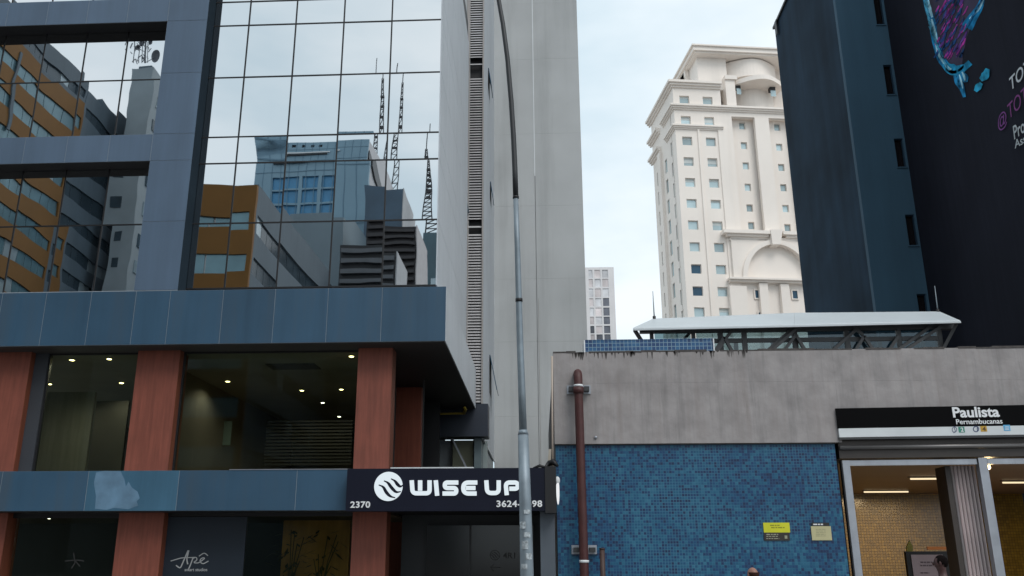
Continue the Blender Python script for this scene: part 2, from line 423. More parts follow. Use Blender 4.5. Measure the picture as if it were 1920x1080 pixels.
# ribbon windows in the frame
xm = [P(u, 160, YG).x for u in (72, 150, 228)]
dm = xm[1]-xm[0]
xm = [xm[0]-3*dm, xm[0]-2*dm, xm[0]-dm] + xm + [P(300, 160, YG).x+.05]
for (a, b), mid in zip(open_z, (P(150, 423, YG).z, P(150, 153, YG).z, zr[7])):
    rows = [a, mid, b+.0]
    for i in range(6):
        for j in range(2): pane(xm[i]+.018, xm[i+1]-.018, rows[j]+.018, rows[j+1]-.018, YG, M['mirror_b'])
    for i in range(1, 6): obj('mullion', MB().box(xm[i]-.017, xm[i]+.017, YG-.012, YG+.04, a, b), M['black'], office)
    obj('transom', MB().box(xm[0], xm[-1], YG-.010, YG+.04, mid-.017, mid+.017), M['black'], office)
    obj('window_head', MB().box(XL, XO-.002, YF+.016, YG+.09, b-.012, b), M['black'], office)
# dark return beside the curtain wall
obj('pier_return', MB().box(XC0-.012, XC0-.001, YF+.02, YG+.08, zF1, ZT), mat('pier_return_slate', (.030,.046,.062), .95, 0, .1, 1, spec=.05), office)

# --- pillars, band and rooms of the two lower storeys
YP, YW = 20.4, 20.65
zB1, zB0 = P(300, 882, YF).z, P(300, 958, YF).z
def pillar(uL, uR, v, z0, z1, y=YP, d=.5, m='wood'):
    x0, x1 = P(uL, v, y).x, P(uR, v, y).x
    p = obj('pillar', MB().box(x0, x1, y, y+d, z0, z1), M[m], office)
    obj('return_board', MB().box(x1, x1+.01, y+.004, y+d, z0, z1), M['wood_d'], p)
    return x0, x1
pA = pillar(-52, 42, 770, zB1, zF0-.02)
pB = pillar(246, 326, 770, zB1, zF0-.02)
pC = pillar(667, 732, 770, zB1, zF0-.02)
pD = pillar(-80, 8, 1010, 0, zB0)
pE = pillar(217, 302, 1020, 0, zB0)
pF = pillar(659, 723, 1020, 0, zB0)
# lower band
bx_ = [XL] + [P(u, 920, YF).x for u in (-180, 0, 162, 333, 555)] + [P(652, 920, YF).x]
for i in range(len(bx_)-1):
    m = M['panel_new'] if i == 3 else M['fascia']
    p = panel(bx_[i], bx_[i+1], zB0, zB1, m, name='band_panel')
    if i == 3:
        a = lambda u, v: P(u, v, YF-.003)
        patch = [a(180,886), a(196,882.6), a(226,884), a(233,898), a(236,912), a(241,903), a(247,914), a(258,922), a(262,934), a(256,940), a(259,948), a(240,955), a(214,952), a(200,956), a(178,954), a(180,930), a(176,905)]
        obj('scraped_patch', MB().plate(patch, (0,1,0), .002), M['patch'], p)
obj('band_backing', MB().box(XL, pC[1]+.2, YF+.0075, YW+.1, zB0+.004, zB1-.004), M['joint'], office)
obj('band_flashing', MB().box(P(430,881,YF).x, P(655,881,YF).x, YF-.01, YF+.3, zB1, zB1+.018), M['steel'], office)
obj('band_soffit', MB().box(XL, pC[1]+.2, YF+.02, YW+.1, zB0-.01, zB0+.003), M['black'], office)
# glazing of the upper shop floor
zW1 = min(P(400, 663, YW).z, zF0-.045)
for (x0, x1) in ((pA[1]+.35, pB[0]), (pB[1]+.02, pC[0]+.0)):
    pn = obj('shop_window', MB().box(x0+.02, x1-.01, YW, YW+.012, zB1, zW1), M['shop'], office)
    obj('window_frame', holes(MB(), YW-.03, YW+.05, x0-.02, x1+.02, zB1, zF0-.02, [(x0+.03, x1-.02, zB1+.0, zW1)]), M['black'], pn)
obj('frame_post', MB().box(pA[1]+.012, pA[1]+.34, YP+.18, YW+.05, zB1, zF0-.02), mat('slate_post', (.04,.045,.055), .6), office)
# the rooms behind
carp = mat('room_dark_wall', (.085,.08,.07), .8, 0, .1, 1)
ceilm = mat('room_ceiling', (.20,.195,.175), .8, 0, .1, 1)
floorm = mat('room_floor', (.16,.15,.12), .7)
zC = zF0-.024
YB = 33.5
obj('room_ceiling', MB().box(XL, pC[0]+.02, YW+.06, YB, zC-.03, zC), ceilm, office)
obj('room_floor', MB().box(XL, pC[1]-.1, YW+.1, YB, zB0+.02, zB1-.1), floorm, office)
obj('room_wall', MB().box(XL, pC[1]-.1, YB, YB+.1, 0, zC), carp, office)
obj('room_wall', MB().box(pC[0]+.02, pC[0]+.1, YW+.02, YB, zB1-.1, zF0-.021), mat('room_side_wall', (.10,.095,.09), .8), office)
obj('room_wall', MB().box(pB[0]+.1, pB[0]+.25, YW+.6, YB, zB1-.1, zC-.03), carp, office)
obj('partition', MB().box(P(75,800,23).x, P(170,800,23).x, 23, 23.1, zB1-.1, P(120,735,23).z), mat('pale_partition', (.15,.15,.135), .8, 0, .05, 1, .2, sfreq=8), office)
obj('partition', MB().box(P(175,800,25).x, P(236,800,25).x, 25, 25.1, zB1-.1, P(200,752,25).z), mat('grey_partition', (.06,.06,.055), .8), office)
obj('notice_board', MB().box(P(365,800,26).x, P(434,800,26).x, 26, 26.05, P(365,835,26).z, P(365,790,26).z), mat('teal_board', (.10,.15,.15), .8), office)
mb = MB()
for k in range(14):
    v = 788 + k*6.2
    mb.box(P(500,800,27).x, P(661,800,27).x, 27, 27.03, P(600,v+3.4,27).z, P(600,v,27).z)
o = obj('blind_slats', mb, mat('blind', (.018,.018,.017), .7), office); o['kind'] = 'stuff'
obj('ceiling_recess', MB().box(P(500,672,22).x, P(592,672,22).x, 21.9, 22.6, zC-.05, zC-.031), M['black'], office)
warm = emit('warm_lamp', (1, .80, .36), 14); cool = emit('cool_lamp', (1, .93, .75), 9)
def downlight(u, v, label, m=warm, e=60.0, zc_=None, r=.055, nm='downlight', grp='recessed ceiling lights behind the shop windows'):
    zc_ = zC-.03 if zc_ is None else zc_
    p = PZ(u, v, zc_-.01)
    t = thing(nm, label, 'ceiling light', p, grp)
    obj('lamp_lens', MB().tube([p+Vector((0,0,-.012)), p+Vector((0,0,0))], r, 14), m, t)
    mb = MB(); n = 16
    mb.tube([p+Vector((0,0,-.006)), p+Vector((0,0,.008))], r+.025, n)
    obj('trim_ring', mb, M['white'], t)
    ld = bpy.data.lights.new('lamp_light', 'SPOT'); ld.energy = e; ld.color = (1, .86, .66); ld.shadow_soft_size = .05; ld.spot_size = R(150); ld.spot_blend = .6
    lo = bpy.data.objects.new('lamp_light', ld); C.objects.link(lo); lo.parent = t; lo.location = (0,0,-.03)
    return t
downlight(135, 675, 'warm round ceiling light, upper left of the two nearest in the left shop window')
downlight(205, 673, 'warm round ceiling light, upper right one near the red pillar in the left shop window')
downlight(93, 720, 'small warm ceiling light at the left edge of the left shop window, farther back')
downlight(228, 718, 'warm ceiling light farther back, close to the pillar in the left shop window')
downlight(659, 668, 'brightest warm ceiling light in the top right corner of the wide shop window')
downlight(427, 715, 'single warm ceiling light on the left half of the wide shop window')
downlight(566, 732, 'warm ceiling light, left one of the middle pair in the wide shop window')
downlight(640, 730, 'warm ceiling light, right one of the middle pair in the wide shop window')
downlight(605, 755, 'small white ceiling light just below the middle pair in the wide shop window', cool, 25)
downlight(636, 781, 'small white ceiling light above the blind slats in the wide shop window', cool, 25)
downlight(478, 797, 'faint white ceiling light deepest in the wide shop window', cool, 12, None, .04)

# ground storey
navy = mat('navy_film', (.010,.018,.030), .5); brown = mat('warm_inner_wall', (.50,.24,.06), .6, 0, .3, 1.2, .3, sfreq=4)
x0, x1 = P(308,1020,YW).x, P(460,1020,YW).x
apw = obj('film_panel', MB().box(x0, x1, YW-.02, YW+.02, 0, zB0-.1), navy, office)
obj('glass_dark', MB().box(pD[1]+.1, pE[0], YW, YW+.02, 0, zB0-.1), M['shop'], office)
sw = obj('shop_window', MB().box(x1+.01, pF[0], YW, YW+.012, 0, zB0-.06), M['shop'], office)
obj('window_rail', MB().box(pE[1], pF[0], YP+.2, YW+.05, zB0-.09, zB0-.01), M['black'], office)
obj('window_rail', MB().box(pD[1], pE[0], YP+.2, YW+.05, zB0-.12, zB0-.01), M['black'], office)
obj('lobby_wall', MB().box(x1-.1, P(655,1020,24).x, 24.0, 24.1, 0, zB0-.05), brown, office)
obj('lobby_ceiling', MB().box(XL, pF[1], YW+.05, 30, zB0-.06, zB0-.02), mat('lobby_ceiling', (.07,.05,.025), .7), office)
obj('lobby_wall', MB().box(XL, x1-.1, 26, 26.1, 0, zB0-.06), M['dark'], office)
# dim leafy plants in the lobby
grn = mat('lobby_leaf', (.06,.055,.015), .6)
for (u, n, lab) in ((548, 46, 'dim tall leafy plant in the left of the lit lobby window'), (602, 46, 'dim bushy plant in the right of the lit lobby window')):
    b0 = P(u, 1020, 22.8); b0.z = 0.12
    t = thing('indoor_plant', lab, 'plant', b0)
    obj('plant_pot', MB().tube([b0+Vector((0,0,-.1)), b0+Vector((0,0,.45))], [.18,.24], 12), M['dark'], t)
    mb = MB(); st = MB()
    for k in range(n):
        a = random.uniform(0, 6.28); h = random.uniform(1.0, 2.2); r = random.uniform(.1,.5)
        q = b0 + Vector((math.cos(a)*r, math.sin(a)*r*.6, h)); d = Vector((math.cos(a), math.sin(a), random.uniform(-.8,.3))).normalized()
        sd_ = d.cross(Vector((0,0,1))).normalized()*.045; L_ = random.uniform(.22,.42)
        mb.add([q, q+d*L_*.5+sd_, q+d*L_, q+d*L_*.5-sd_], [(0,1,2,3)])
        if k % 5 == 0: st.tube([b0+Vector((0,0,.4)), (b0+q)/2+Vector((0,0,.4)), q], .012, 6)
    o = obj('foliage', mb, grn, t); o['kind'] = 'stuff'; obj('stem', st, grn, t)
zLc = zB0-.07
for u, v, l in ((501,988,'small spot light at the left of the lobby ceiling'), (591,1000,'small white spot light, leftmost of three in the lobby'),
                (612,1003,'small white spot light, middle of three in the lobby'), (632,1008,'small white spot light, rightmost of three in the lobby')):
    downlight(u, v, l, cool, 260, zLc+.02, .03, 'spot_light', 'spot lights in the lobby')
downlight(92, 972, 'small ceiling light just under the lower blue band, at left', cool, 3, zLc+.02, .03, 'spot_light', 'spot lights in the lobby')

# ------------------------------------------------------------------ text and stroke helpers
def text_mesh(body, bold=0.0, extrude=.02, shear=0.0, space=1.0):
    cu = bpy.data.curves.new('t', 'FONT'); cu.body = body; cu.offset = bold; cu.extrude = extrude; cu.shear = shear
    cu.resolution_u = 4; cu.space_character = space
    o = bpy.data.objects.new('t', cu); C.objects.link(o)
    dg = bpy.context.evaluated_depsgraph_get()
    me = bpy.data.meshes.new_from_object(o.evaluated_get(dg))
    mb = MB(); mb.v = [v.co.copy() for v in me.vertices]; mb.f = [tuple(p.vertices) for p in me.polygons]
    bpy.data.objects.remove(o); bpy.data.curves.remove(cu); bpy.data.meshes.remove(me)
    return mb
def fit_text(body, origin, ax, az, n, w, h, th, bold=0.0, shear=0.0, space=1.0):
    """text filling a w x h box whose lower left corner is origin, raised by th along n"""
    mb = text_mesh(body, bold, .5, shear, space)
    xs = [p.x for p in mb.v]; ysv = [p.y for p in mb.v]; x0, x1, y0, y1 = min(xs), max(xs), min(ysv), max(ysv)
    origin, ax, az, n = Vector(origin), Vector(ax), Vector(az), Vector(n)
    mb.v = [origin + ax*((p.x-x0)/(x1-x0)*w) + az*((p.y-y0)/(y1-y0)*h) + n*((p.z+.5)*th) for p in mb.v]
    return mb
def fillet(pts, r, n=6):
    out = [Vector(pts[0])]
    for i in range(1, len(pts)-1):
        a, b, c = Vector(pts[i-1]), Vector(pts[i]), Vector(pts[i+1])
        d1 = (a-b); d2 = (c-b); rr = min(r, d1.length*.48, d2.length*.48)
        p1, p2 = b + d1.normalized()*rr, b + d2.normalized()*rr
        for k in range(n+1):
            t = k/n; out.append(p1*(1-t)**2 + b*2*t*(1-t) + p2*t*t)
    out.append(Vector(pts[-1])); return out
def ribbon(mb, pts, wd, mapf, n, th):
    """a flat stroke; pts in 2-D, wd width (number or list), mapf 2-D -> world"""
    pts = [Vector((p[0], p[1])) for p in pts]; m = len(pts); b = len(mb.v)
    ws = wd if isinstance(wd, (list, tuple)) else [wd]*m
    L_, R_ = [], []
    for i, p in enumerate(pts):
        d = (pts[min(i+1,m-1)] - pts[max(i-1,0)]).normalized(); q = Vector((-d.y, d.x))*ws[i]/2
        L_.append(mapf(p+q)); R_.append(mapf(p-q))
    n = Vector(n)*th
    for i in range(m): mb.v += [L_[i], R_[i], L_[i]+n, R_[i]+n]
    for i in range(m-1):
        a, c = b+4*i, b+4*i+4
        mb.f += [(a, c, c+1, a+1), (a+2, a+3, c+3, c+2), (a, a+2, c+2, c), (a+1, c+1, c+3, a+3)]
    e = b+4*(m-1); mb.f += [(b, b+1, b+3, b+2), (e, e+2, e+3, e+1)]
    return mb

# ------------------------------------------------------------------ script logo on the navy film
lm = mat('pale_logo_film', (.42,.43,.44), .6)
YA = YW-.024
mp2 = lambda p: P(p[0], p[1], YA)
mb = MB()
for st, wd in (([(330,1060),(338,1066),(352,1034),(353,1032)], 2.2), ([(354,1032),(350,1048),(352,1058)], 2.4),
               ([(320,1052),(340,1046),(366,1045)], 1.6), ([(362,1046),(356,1062),(352,1070)], 2.0),
               ([(360,1048),(368,1044),(370,1050),(362,1055),(372,1056),(380,1050),(385,1046),(378,1046),(374,1052),(380,1058),(391,1052)], 1.7),
               ([(373,1043),(383,1036),(390,1042)], 1.6)):
    ribbon(mb, fillet([(a, b) for a, b in st], 4, 3), wd, mp2, (0,-1,0), .003)
obj('script_lettering', mb, lm, apw)
a0, a1 = P(346,1071,YA), P(389,1065,YA)
obj('small_lettering', fit_text('smart studios', a0, (1,0,0), (0,0,1), (0,-1,0), a1.x-a0.x, a1.z-a0.z, .003, .01), lm, apw)['kind'] = 'stuff'
fm = mat('faint_logo', (.035,.035,.035), .6)
mb = MB()
for st in ([(122,1052),(145,1050),(158,1052)], [(138,1036),(141,1055),(134,1066)], [(140,1050),(150,1062)]):
    ribbon(mb, fillet(st, 3, 3), 2.0, lambda p: P(p[0], p[1], YW-.02), (0,-1,0), .003)
obj('faint_lettering', mb, fm, office)

# ------------------------------------------------------------------ passage under the soffit
zS = zF0-.02
obj('pillar', MB().box(P(737,800,25.6).x, P(789,800,25.6).x, 25.6, 26.0, 0, zS), mat('shaded_wood', (.30,.075,.040), .6, 0, .1, 2, .2, sfreq=14), office)
obj('edge_post', MB().box(P(791.5,800,24.5).x, P(794,800,24.5).x, 24.5, 24.54, 0, zS), M['steel_d'], office)
obj('recess_wall', MB().box(P(700,800,28.2).x, P(824,800,28.2).x, 28.2, 28.4, 0, zS), M['black'], office)
YR = 30.0
XT1 = P(915, 790, YR-.05).x
obj('rear_beam', MB().box(P(800,790,YR-.1).x, XT1, YR-.1, YR+.8, P(900,818,YR-.1).z, P(900,757,YR-.1).z), mat('rear_beam_navy', (.022,.030,.048), .5), office)
zb = P(900,818,YR-.1).z
ol = mat('olive_wall', (.50,.50,.36), .8, 0, .1, 1)
obj('rear_wall', MB().box(P(845,850,31).x, P(888,850,31).x, 31, 31.2, 0, zb), ol, office)
obj('rear_post', MB().box(P(888,850,30.9).x, P(899,850,30.9).x, 30.7, 31, 0, zb), M['soffit'], office)
obj('rear_post', MB().box(P(845,850,30.8).x, P(849,850,30.8).x, 30.7, 30.8, 0, zb), M['black'], office)
obj('rear_glass', MB().box(P(899,850,31.2).x, P(914,850,31.2).x, 31.2, 31.3, 0, zb), mat('rear_end_glazing', (.28,.33,.33), .25, .1, .25, .6), office)
obj('rear_wall', MB().box(P(815,850,31).x, P(845,850,31).x, 31, 31.1, 0, zb), mat('grey_rear_wall', (.35,.38,.40), .7), office)
obj('stair_rail', MB().bar(P(846,818,30.5), P(876,880,30.5), .06), M['steel'], office)
# yellow pipe
yp = thing('yellow_pipe', 'yellow gas pipe bending round under the dark soffit above the black sign', 'pipe', P(817,873,29.2))
a, b_, c_, d_ = P(817,960,29.2), P(817,776,29.2), P(870,775,29.2), P(873,768,29.0)
pts = fillet([a, b_, c_], .15); obj('pipe_run', MB().tube(pts, .035, 8), M['yellow'], yp, True)
obj('pipe_elbow', MB().tube([c_, d_, P(871,765,28.6)], .055, 8), M['yellow'], yp, True)

# ------------------------------------------------------------------ the black shop sign
YS = 19.45
sx0, sx1, sz0, sz1 = P(649.5,920,YS).x, P(1022,920,YS).x, P(830,958,YS).z, P(830,878,YS).z
sg = thing('shop_sign', 'long black fascia sign with raised white lettering and round striped logo above the dark doorway', 'sign', ((sx0+sx1)/2, YS, sz0))
obj('sign_panel', MB().box(sx0, sx1, YS, YS+.35, sz0, sz1), M['sign'], sg)
obj('end_box', MB().box(sx1, P(1043,920,YS).x, YS-.02, YS+.33, P(1000,962,YS).z, sz1+.03), M['black'], sg)
obj('top_flashing', MB().box(P(733,876,YS+.1).x, P(888,876,YS+.1).x, YS+.05, YS+.4, sz1, sz1+.03), M['white'], sg)
mapS = lambda p: P(p[0], p[1], YS-.004)
def letters(name, body, u0, u1, v0, v1, bold):
    a0, a1 = P(u0, v1, YS), P(u1, v0, YS)
    return obj(name, fit_text(body, Vector((a0.x, YS+.001, a0.z)), (1,0,0), (0,0,1), (0,-1,0), a1.x-a0.x, a1.z-a0.z, .02, bold, space=1.08), M['signw'], sg)
letters('street_number', '2370', 657, 694.5, 940, 952.5, .025)
letters('phone_number', '3624-4498', 931, 1016.5, 938, 951, .025)
Wd = 10.4
def px(x, y): return (640 + x/4.571, 860 + y/4.571)      # from the enlarged crop of the sign
def glyph(strokes):
    mb = MB(); Wp = 8.0
    for st, r in strokes: ribbon(mb, fillet([px(*q) for q in st], r, 6), Wp, mapS, (0,-1,0), .03)
    return obj('letter', mb, M['signlit'], sg)
glyph([([(604,186),(612,297),(757,297),(757,186)], 7), ([(676,186),(676,275)], 0)])
glyph([([(810,186),(822,318)], 0)])
glyph([([(1003,205),(888,205),(888,252),(985,252),(985,299),(868,299)], 6)])
glyph([([(1166,205),(1046,205),(1046,299),(1160,299)], 11), ([(1068,252),(1150,252)], 0)])
glyph([([(1243,186),(1250,295),(1349,295),(1349,186)], 8)])
glyph([([(1418,313),(1408,205),(1512,205),(1512,258),(1440,258)], 8)])
# logo disc with three dark swooshes
c0 = P(728.5, 912, YS-.004); rad = (P(755.5,912,YS).x - P(702.5,912,YS).x)/2
mb = MB().tube([c0+Vector((0,.004,0)), c0+Vector((0,-.03,0))], rad, 48)
disc = obj('logo_disc', mb, M['signlit'], sg)
mapD = lambda p: P(p[0], p[1], YS-.037)
mb = MB()
for st in ([(320,225),(360,240),(385,290),(420,325),(462,335)], [(365,190),(400,205),(430,250),(470,290),(510,282)], [(425,172),(460,190),(480,220),(505,243),(532,225)]):
    p = fillet([px(*q) for q in st], 6, 5); m = len(p)
    ws = [1.4 + 4.8*math.sin(math.pi*min(1, (i/(m-1))*.9+.05)) for i in range(m)]
    ribbon(mb, p, ws, mapD, (0,-1,0), .002)
obj('logo_swoosh', mb, M['sign'], disc)
# side lamp of the sign
o = obj('side_light', MB().sphere(P(1046,920,YS+.05), .035, .05, .30, 12, 8), emit('side_lamp', (.95,.97,1), .9), sg, True)
obj('side_light', MB().sphere(P(1045,901,YS+.05), .06, .05, .09, 12, 8), M['white'], sg, True)
# doorway below
obj('pilaster', MB().box(P(1013,1000,YS+.3).x, P(1040.5,1000,YS+.3).x, YS+.3, YS+.7, 0, sz0+.0), mat('grey_pilaster', (.085,.105,.13), .6, 0, .08, 2), office)
obj('door_recess', MB().box(pF[1]+.02, P(1013,1000,YS+.3).x+.3, 22.6, 22.7, 0, sz0+.3), M['dark'], office)
obj('door_head', MB().box(pF[1]+.02, P(1013,1000,YS+.3).x, YS+.36, 22.6, sz0+.05, sz0+.1), M['black'], office)
obj('terrace_slab', MB().box(pC[1], P(1013,1000,YS+.3).x, YS+.36, 29, sz0+.12, sz1-.05), M['dark'], office)
dglass = mat('door_black_glass', (.012,.012,.013), .12)
dr = obj('door', MB().box(P(800,1030,22.4).x, P(1000,1030,22.4).x, 22.4, 22.45, 0, P(880,985,22.4).z), dglass, office)
obj('door_frame', MB().box(P(880,1030,22.35).x, P(883,1030,22.35).x, 22.34, 22.39, 0, P(880,985,22.35).z), M['steel_d'], dr)
faint = mat('faint_door_print', (.055,.055,.055), .6)
mb = MB(); mapd = lambda p: P(p[0], p[1], 22.39)
ring = [(928+9*math.cos(k*.33), 1041+9*math.sin(k*.33)) for k in range(20)]
ribbon(mb, ring, 1.2, mapd, (0,-1,0), .002)
for k in (-3.5, 0, 3.5): ribbon(mb, [(922+k,1037-k*.6),(927+k,1040-k*.6),(932+k,1046-k*.6)], 1.6, mapd, (0,-1,0), .003)
ribbon(mb, [(938,1064),(920,1064)], 1.6, mapd, (0,-1,0), .002); ribbon(mb, [(926,1058),(919,1064),(926,1071)], 1.4, mapd, (0,-1,0), .003)
obj('door_print', mb, faint, dr)
a0, a1 = P(943,1047,22.39), P(966,1036,22.39)
obj('door_lettering', fit_text('4R1', a0, (1,0,0), (0,0,1), (0,-1,0), a1.x-a0.x, a1.z-a0.z, .003, .02), faint, dr)

# ------------------------------------------------------------------ white slab tower behind
XTl, XTr = P(845,400,30).x, P(906,400,30).x
zt0 = P(900,757,30).z; ZTT = 48
YM = 38.0
XMl, XMr = XTr, P(1090.5,300,YM).x
tw = thing('slab_tower', 'tall plain pale grey tower with a strip of louvres, behind the office building', 'building', (1, 36, 0))
lx0, lx1 = P(878.5,400,30).x, P(903.5,400,30).x
obj('front_wall', holes(MB(), 30, 30.3, XTl-8, XTr, zt0, ZTT, [(lx0, lx1, zt0+.0, ZTT)]), M['tower'], tw)
zsb = P(915,819,30).z
obj('side_wall', MB().box(XTr-.3, XTr, 30.3, YM, zsb, ZTT), M['side'], tw)
obj('lower_side_glazing', MB().box(XTr-.3, XTr-.05, 30.3, YM, 0, zsb-.002), mat('rear_glazing', (.14,.19,.21), .25, .1, .3, .6), tw)
obj('rear_frame_line', MB().bar((XTr, 30.2, zsb-.03), (XTr, YM, zsb-.03), .05), M['white'], tw)
obj('reveal', MB().box(lx0-.12, lx0-.002, 29.97, 30.3, zt0, ZTT), M['tower_r'], tw)
obj('reveal', MB().box(lx1+.002, XTr+.002, 29.97, 30.0, zt0, ZTT), M['tower_r'], tw)
obj('louvre_back', MB().box(lx0, lx1, 30.25, 30.3, zt0, ZTT), M['black'], tw)
dz = P(890,400,30).z - P(890,405.1,30).z
gaps = [P(890,v,30).z for v in (113, 127, 139, 420, 436)]
mb = MB(); z = zt0+.05; k = 0
while z < ZTT:
    if not any(abs(z-gz) < dz*1.1 for gz in gaps):
        mb.add([(lx0,30.02,z),(lx1,30.02,z),(lx1,30.12,z+.055),(lx0,30.12,z+.055),(lx0,30.02,z+.042),(lx1,30.02,z+.042),(lx1,30.12,z+.098),(lx0,30.12,z+.098)],
               [(0,1,2,3),(4,5,6,7),(0,1,5,4),(2,3,7,6),(0,3,7,4),(1,2,6,5)])
    z += dz
o = obj('louvre_slats', mb, M['slat'], tw); o['kind'] = 'stuff'
# main blank face, split into big cast panels
xs_ = [XMl-.0, P(1003,300,YM).x, XMr]
zs_ = [0] + [P(1040, v, YM).z for v in (780, 640, 522, 385, 250, 110, 5)]
zs_ += [zs_[-1] + 3.6*(k+1) for k in range(6)]
for i in range(2):
    for j in range(len(zs_)-1):
        if zs_[j] > ZTT: break
        obj('wall_panel', MB().box(xs_[i]+.0, xs_[i+1]-(.02 if i == 0 else 0), YM, YM+.3, zs_[j]+.002, zs_[j+1]-.002), M['tower'], tw)
obj('wall_joint', MB().box(xs_[1]-.04, xs_[1]+.0, YM-.015, YM+.0, P(1000,330,YM).z, ZTT), M['white'], tw)
obj('wall_joint', MB().box(P(1012,700,YM).x-.015, P(1012,700,YM).x, YM-.012, YM, 0, P(1012,560,YM).z), M['tower_r'], tw)
obj('wall_body', MB().box(XMl, XMr-.01, YM+.3, YM+14, 0, ZTT), M['tower'], tw)
# open window leaves on the side walls
def leaf(pA_, pB_, x_):
    a, b2 = PXc(*pA_, x_), PXc(*pB_, x_)
    return a, b2
def awning(x, yc_, z0, z1, yw, parent, outw=.28):
    mb = MB().plate([(x+.004, yc_-yw/2, z1), (x+.004, yc_+yw/2, z1), (x+outw, yc_+yw/2, z0+.1), (x+outw, yc_-yw/2, z0+.1)], (1,0,.3), .03)
    wdw = obj('window', mb, M['cream_d'], parent)
    obj('opening', MB().box(x-.02, x+.003, yc_-yw/2, yc_+yw/2, z0, z1), M['black'], wdw)
for (u, va, vb) in ((919.5, 672, 742),):
    q1, q2 = PXc(u, va, XTr), PXc(u, vb, XTr)
    awning(XTr, (q1.y+q2.y)/2, q2.z, q1.z, 1.4, tw)
q1, q2 = PXc(916, 135, XTr), PXc(916, 170, XTr); awning(XTr, 33.5, q2.z, q1.z, 1.2, tw, .12)
q1, q2 = PXc(912, 290, XTr), PXc(912, 325, XTr); awning(XTr, 35, q2.z, q1.z, 1.0, tw, .1)
q1, q2 = P(872, 356, 29.97), P(878, 400, 29.97)
obj('window', MB().plate([q1, q2, q2+Vector((-.03,-.25,0)), P(873,392,29.8)], (1,0,0), .03), M['cream_d'], tw)

# ------------------------------------------------------------------ small far office block
YO = 170
fo = thing('far_office_block', 'small distant pale office block with three columns of reflecting windows beside the slab tower', 'building', (P(1127,600,YO).x, YO, 0))
ox0, ox1 = P(1070,560,YO).x, P(1153,560,YO).x
ozt = P(1127,501,YO).z
cols_ = [(1105,1112.5), (1116,1127.5), (1130.5,1142)]
rows_ = [(506,521),(523,538),(541,557),(559,574),(577,592),(594,608),(611,625),(627,641),(644,658)]
hsl = []
for a, b2 in cols_:
    for c2, d2 in rows_: hsl.append((P(a,560,YO).x, P(b2,560,YO).x, P(1120,d2,YO).z, P(1120,c2,YO).z))
obj('wall', holes(MB(), YO, YO+1.0, ox0, ox1, 0, ozt, hsl), mat('far_block_wall', (.66,.65,.66), .8, 0, .05, .2), fo)
obj('wall_body', MB().box(ox0, ox1, YO+1.3, YO+20, 0, ozt-.2), M['dark'], fo)
farg = [mat('far_glass_a', (.60,.60,.62), .3, .2, .4, .25, rnd=.2), mat('far_glass_b', (.66,.60,.60), .3, .2, .3, .25, rnd=.2), mat('far_glass_c', (.13,.14,.17), .3, .1, .5, .25)]
for i, h in enumerate(hsl):
    c_i, r_i = divmod(i, len(rows_))
    g2 = farg[2] if (c_i == 2 and r_i >= 3) or (r_i >= 6 and random.random() < .5) else farg[(c_i + r_i) % 2]
    obj('window', MB().box(h[0], h[1], YO+.15, YO+.3, h[2], h[3]), g2, fo)

# ------------------------------------------------------------------ cream hotel tower, slightly turned
c0 = P(1274, 360, 90); HA = R(8.0)
H = Fr((c0.x, c0.y, 0), HA)
ht = thing('cream_tower', 'tall cream classical tower with cornices, square windows and a big arch, behind the dark walls', 'building', H.o, rz=HA)
HX1 = 30.0
zz = lambda u, v, y=0: H.hit(u, v, y).z
xx = lambda u, v, y=0: H.hit(u, v, y).x
cols = []
c1 = [(1283,188),(1285.5,226),(1288,265),(1292,303.6),(1294,342.5),(1297.5,381.7),(1300,422.5),(1303.6,463.6),(1306,504),(1309,546),(1312,586)]
c2 = [(1326,188.6),(1328.6,226.7),(1332.5,265.5),(1336,304),(1339.7,343.3),(1343,383),(1346,423),(1349,463.6),(1353,506),(1356,547),(1359,586)]
c3 = [(1391.7,236),(1395,273),(1398,311),(1402,351),(1406,390),(1410,423)]
c4 = [(1457,238.6),(1461,276),(1465,314),(1470,352),(1473,391),(1477,427)]
wins = []      # x0 x1 z0 z1 y style
zrow = []
for k in range(11): zrow.append(((zz(*c1[k])+zz(*c2[k]))/2))
xa = sum(xx(*q) for q in c1)/11; xb = sum(xx(*q) for q in c2)/11
wh = 1.0*18/17; 
pxm = 90/1642*1.04
for k in range(11):
    for x_, n_ in ((xa, 0), (xb, 1)):
        st = 'd' if (n_ == 0 and k in (8, 9)) else 'g'
        wins.append((x_-9.9*pxm, x_+9.9*pxm, zrow[k]-9.0*pxm, zrow[k]+9.4*pxm, 0, st))
YRc = .9     # depth of the recessed panels
xc3 = sum(xx(*q, YRc) for q in c3)/6; xc4 = sum(xx(*q, YRc) for q in c4)/6
rec = [(xx(1372,225), xx(1415,225), zz(1390,437), zz(1390,219)), (xx(1441.5,228), xx(1441.5,228)+ (xx(1415,225)-xx(1372,225)), zz(1460,437), zz(1460,222))]
ztop_c = zz(1300, 158)
main_holes = [w_[:4] for w_ in wins] + rec
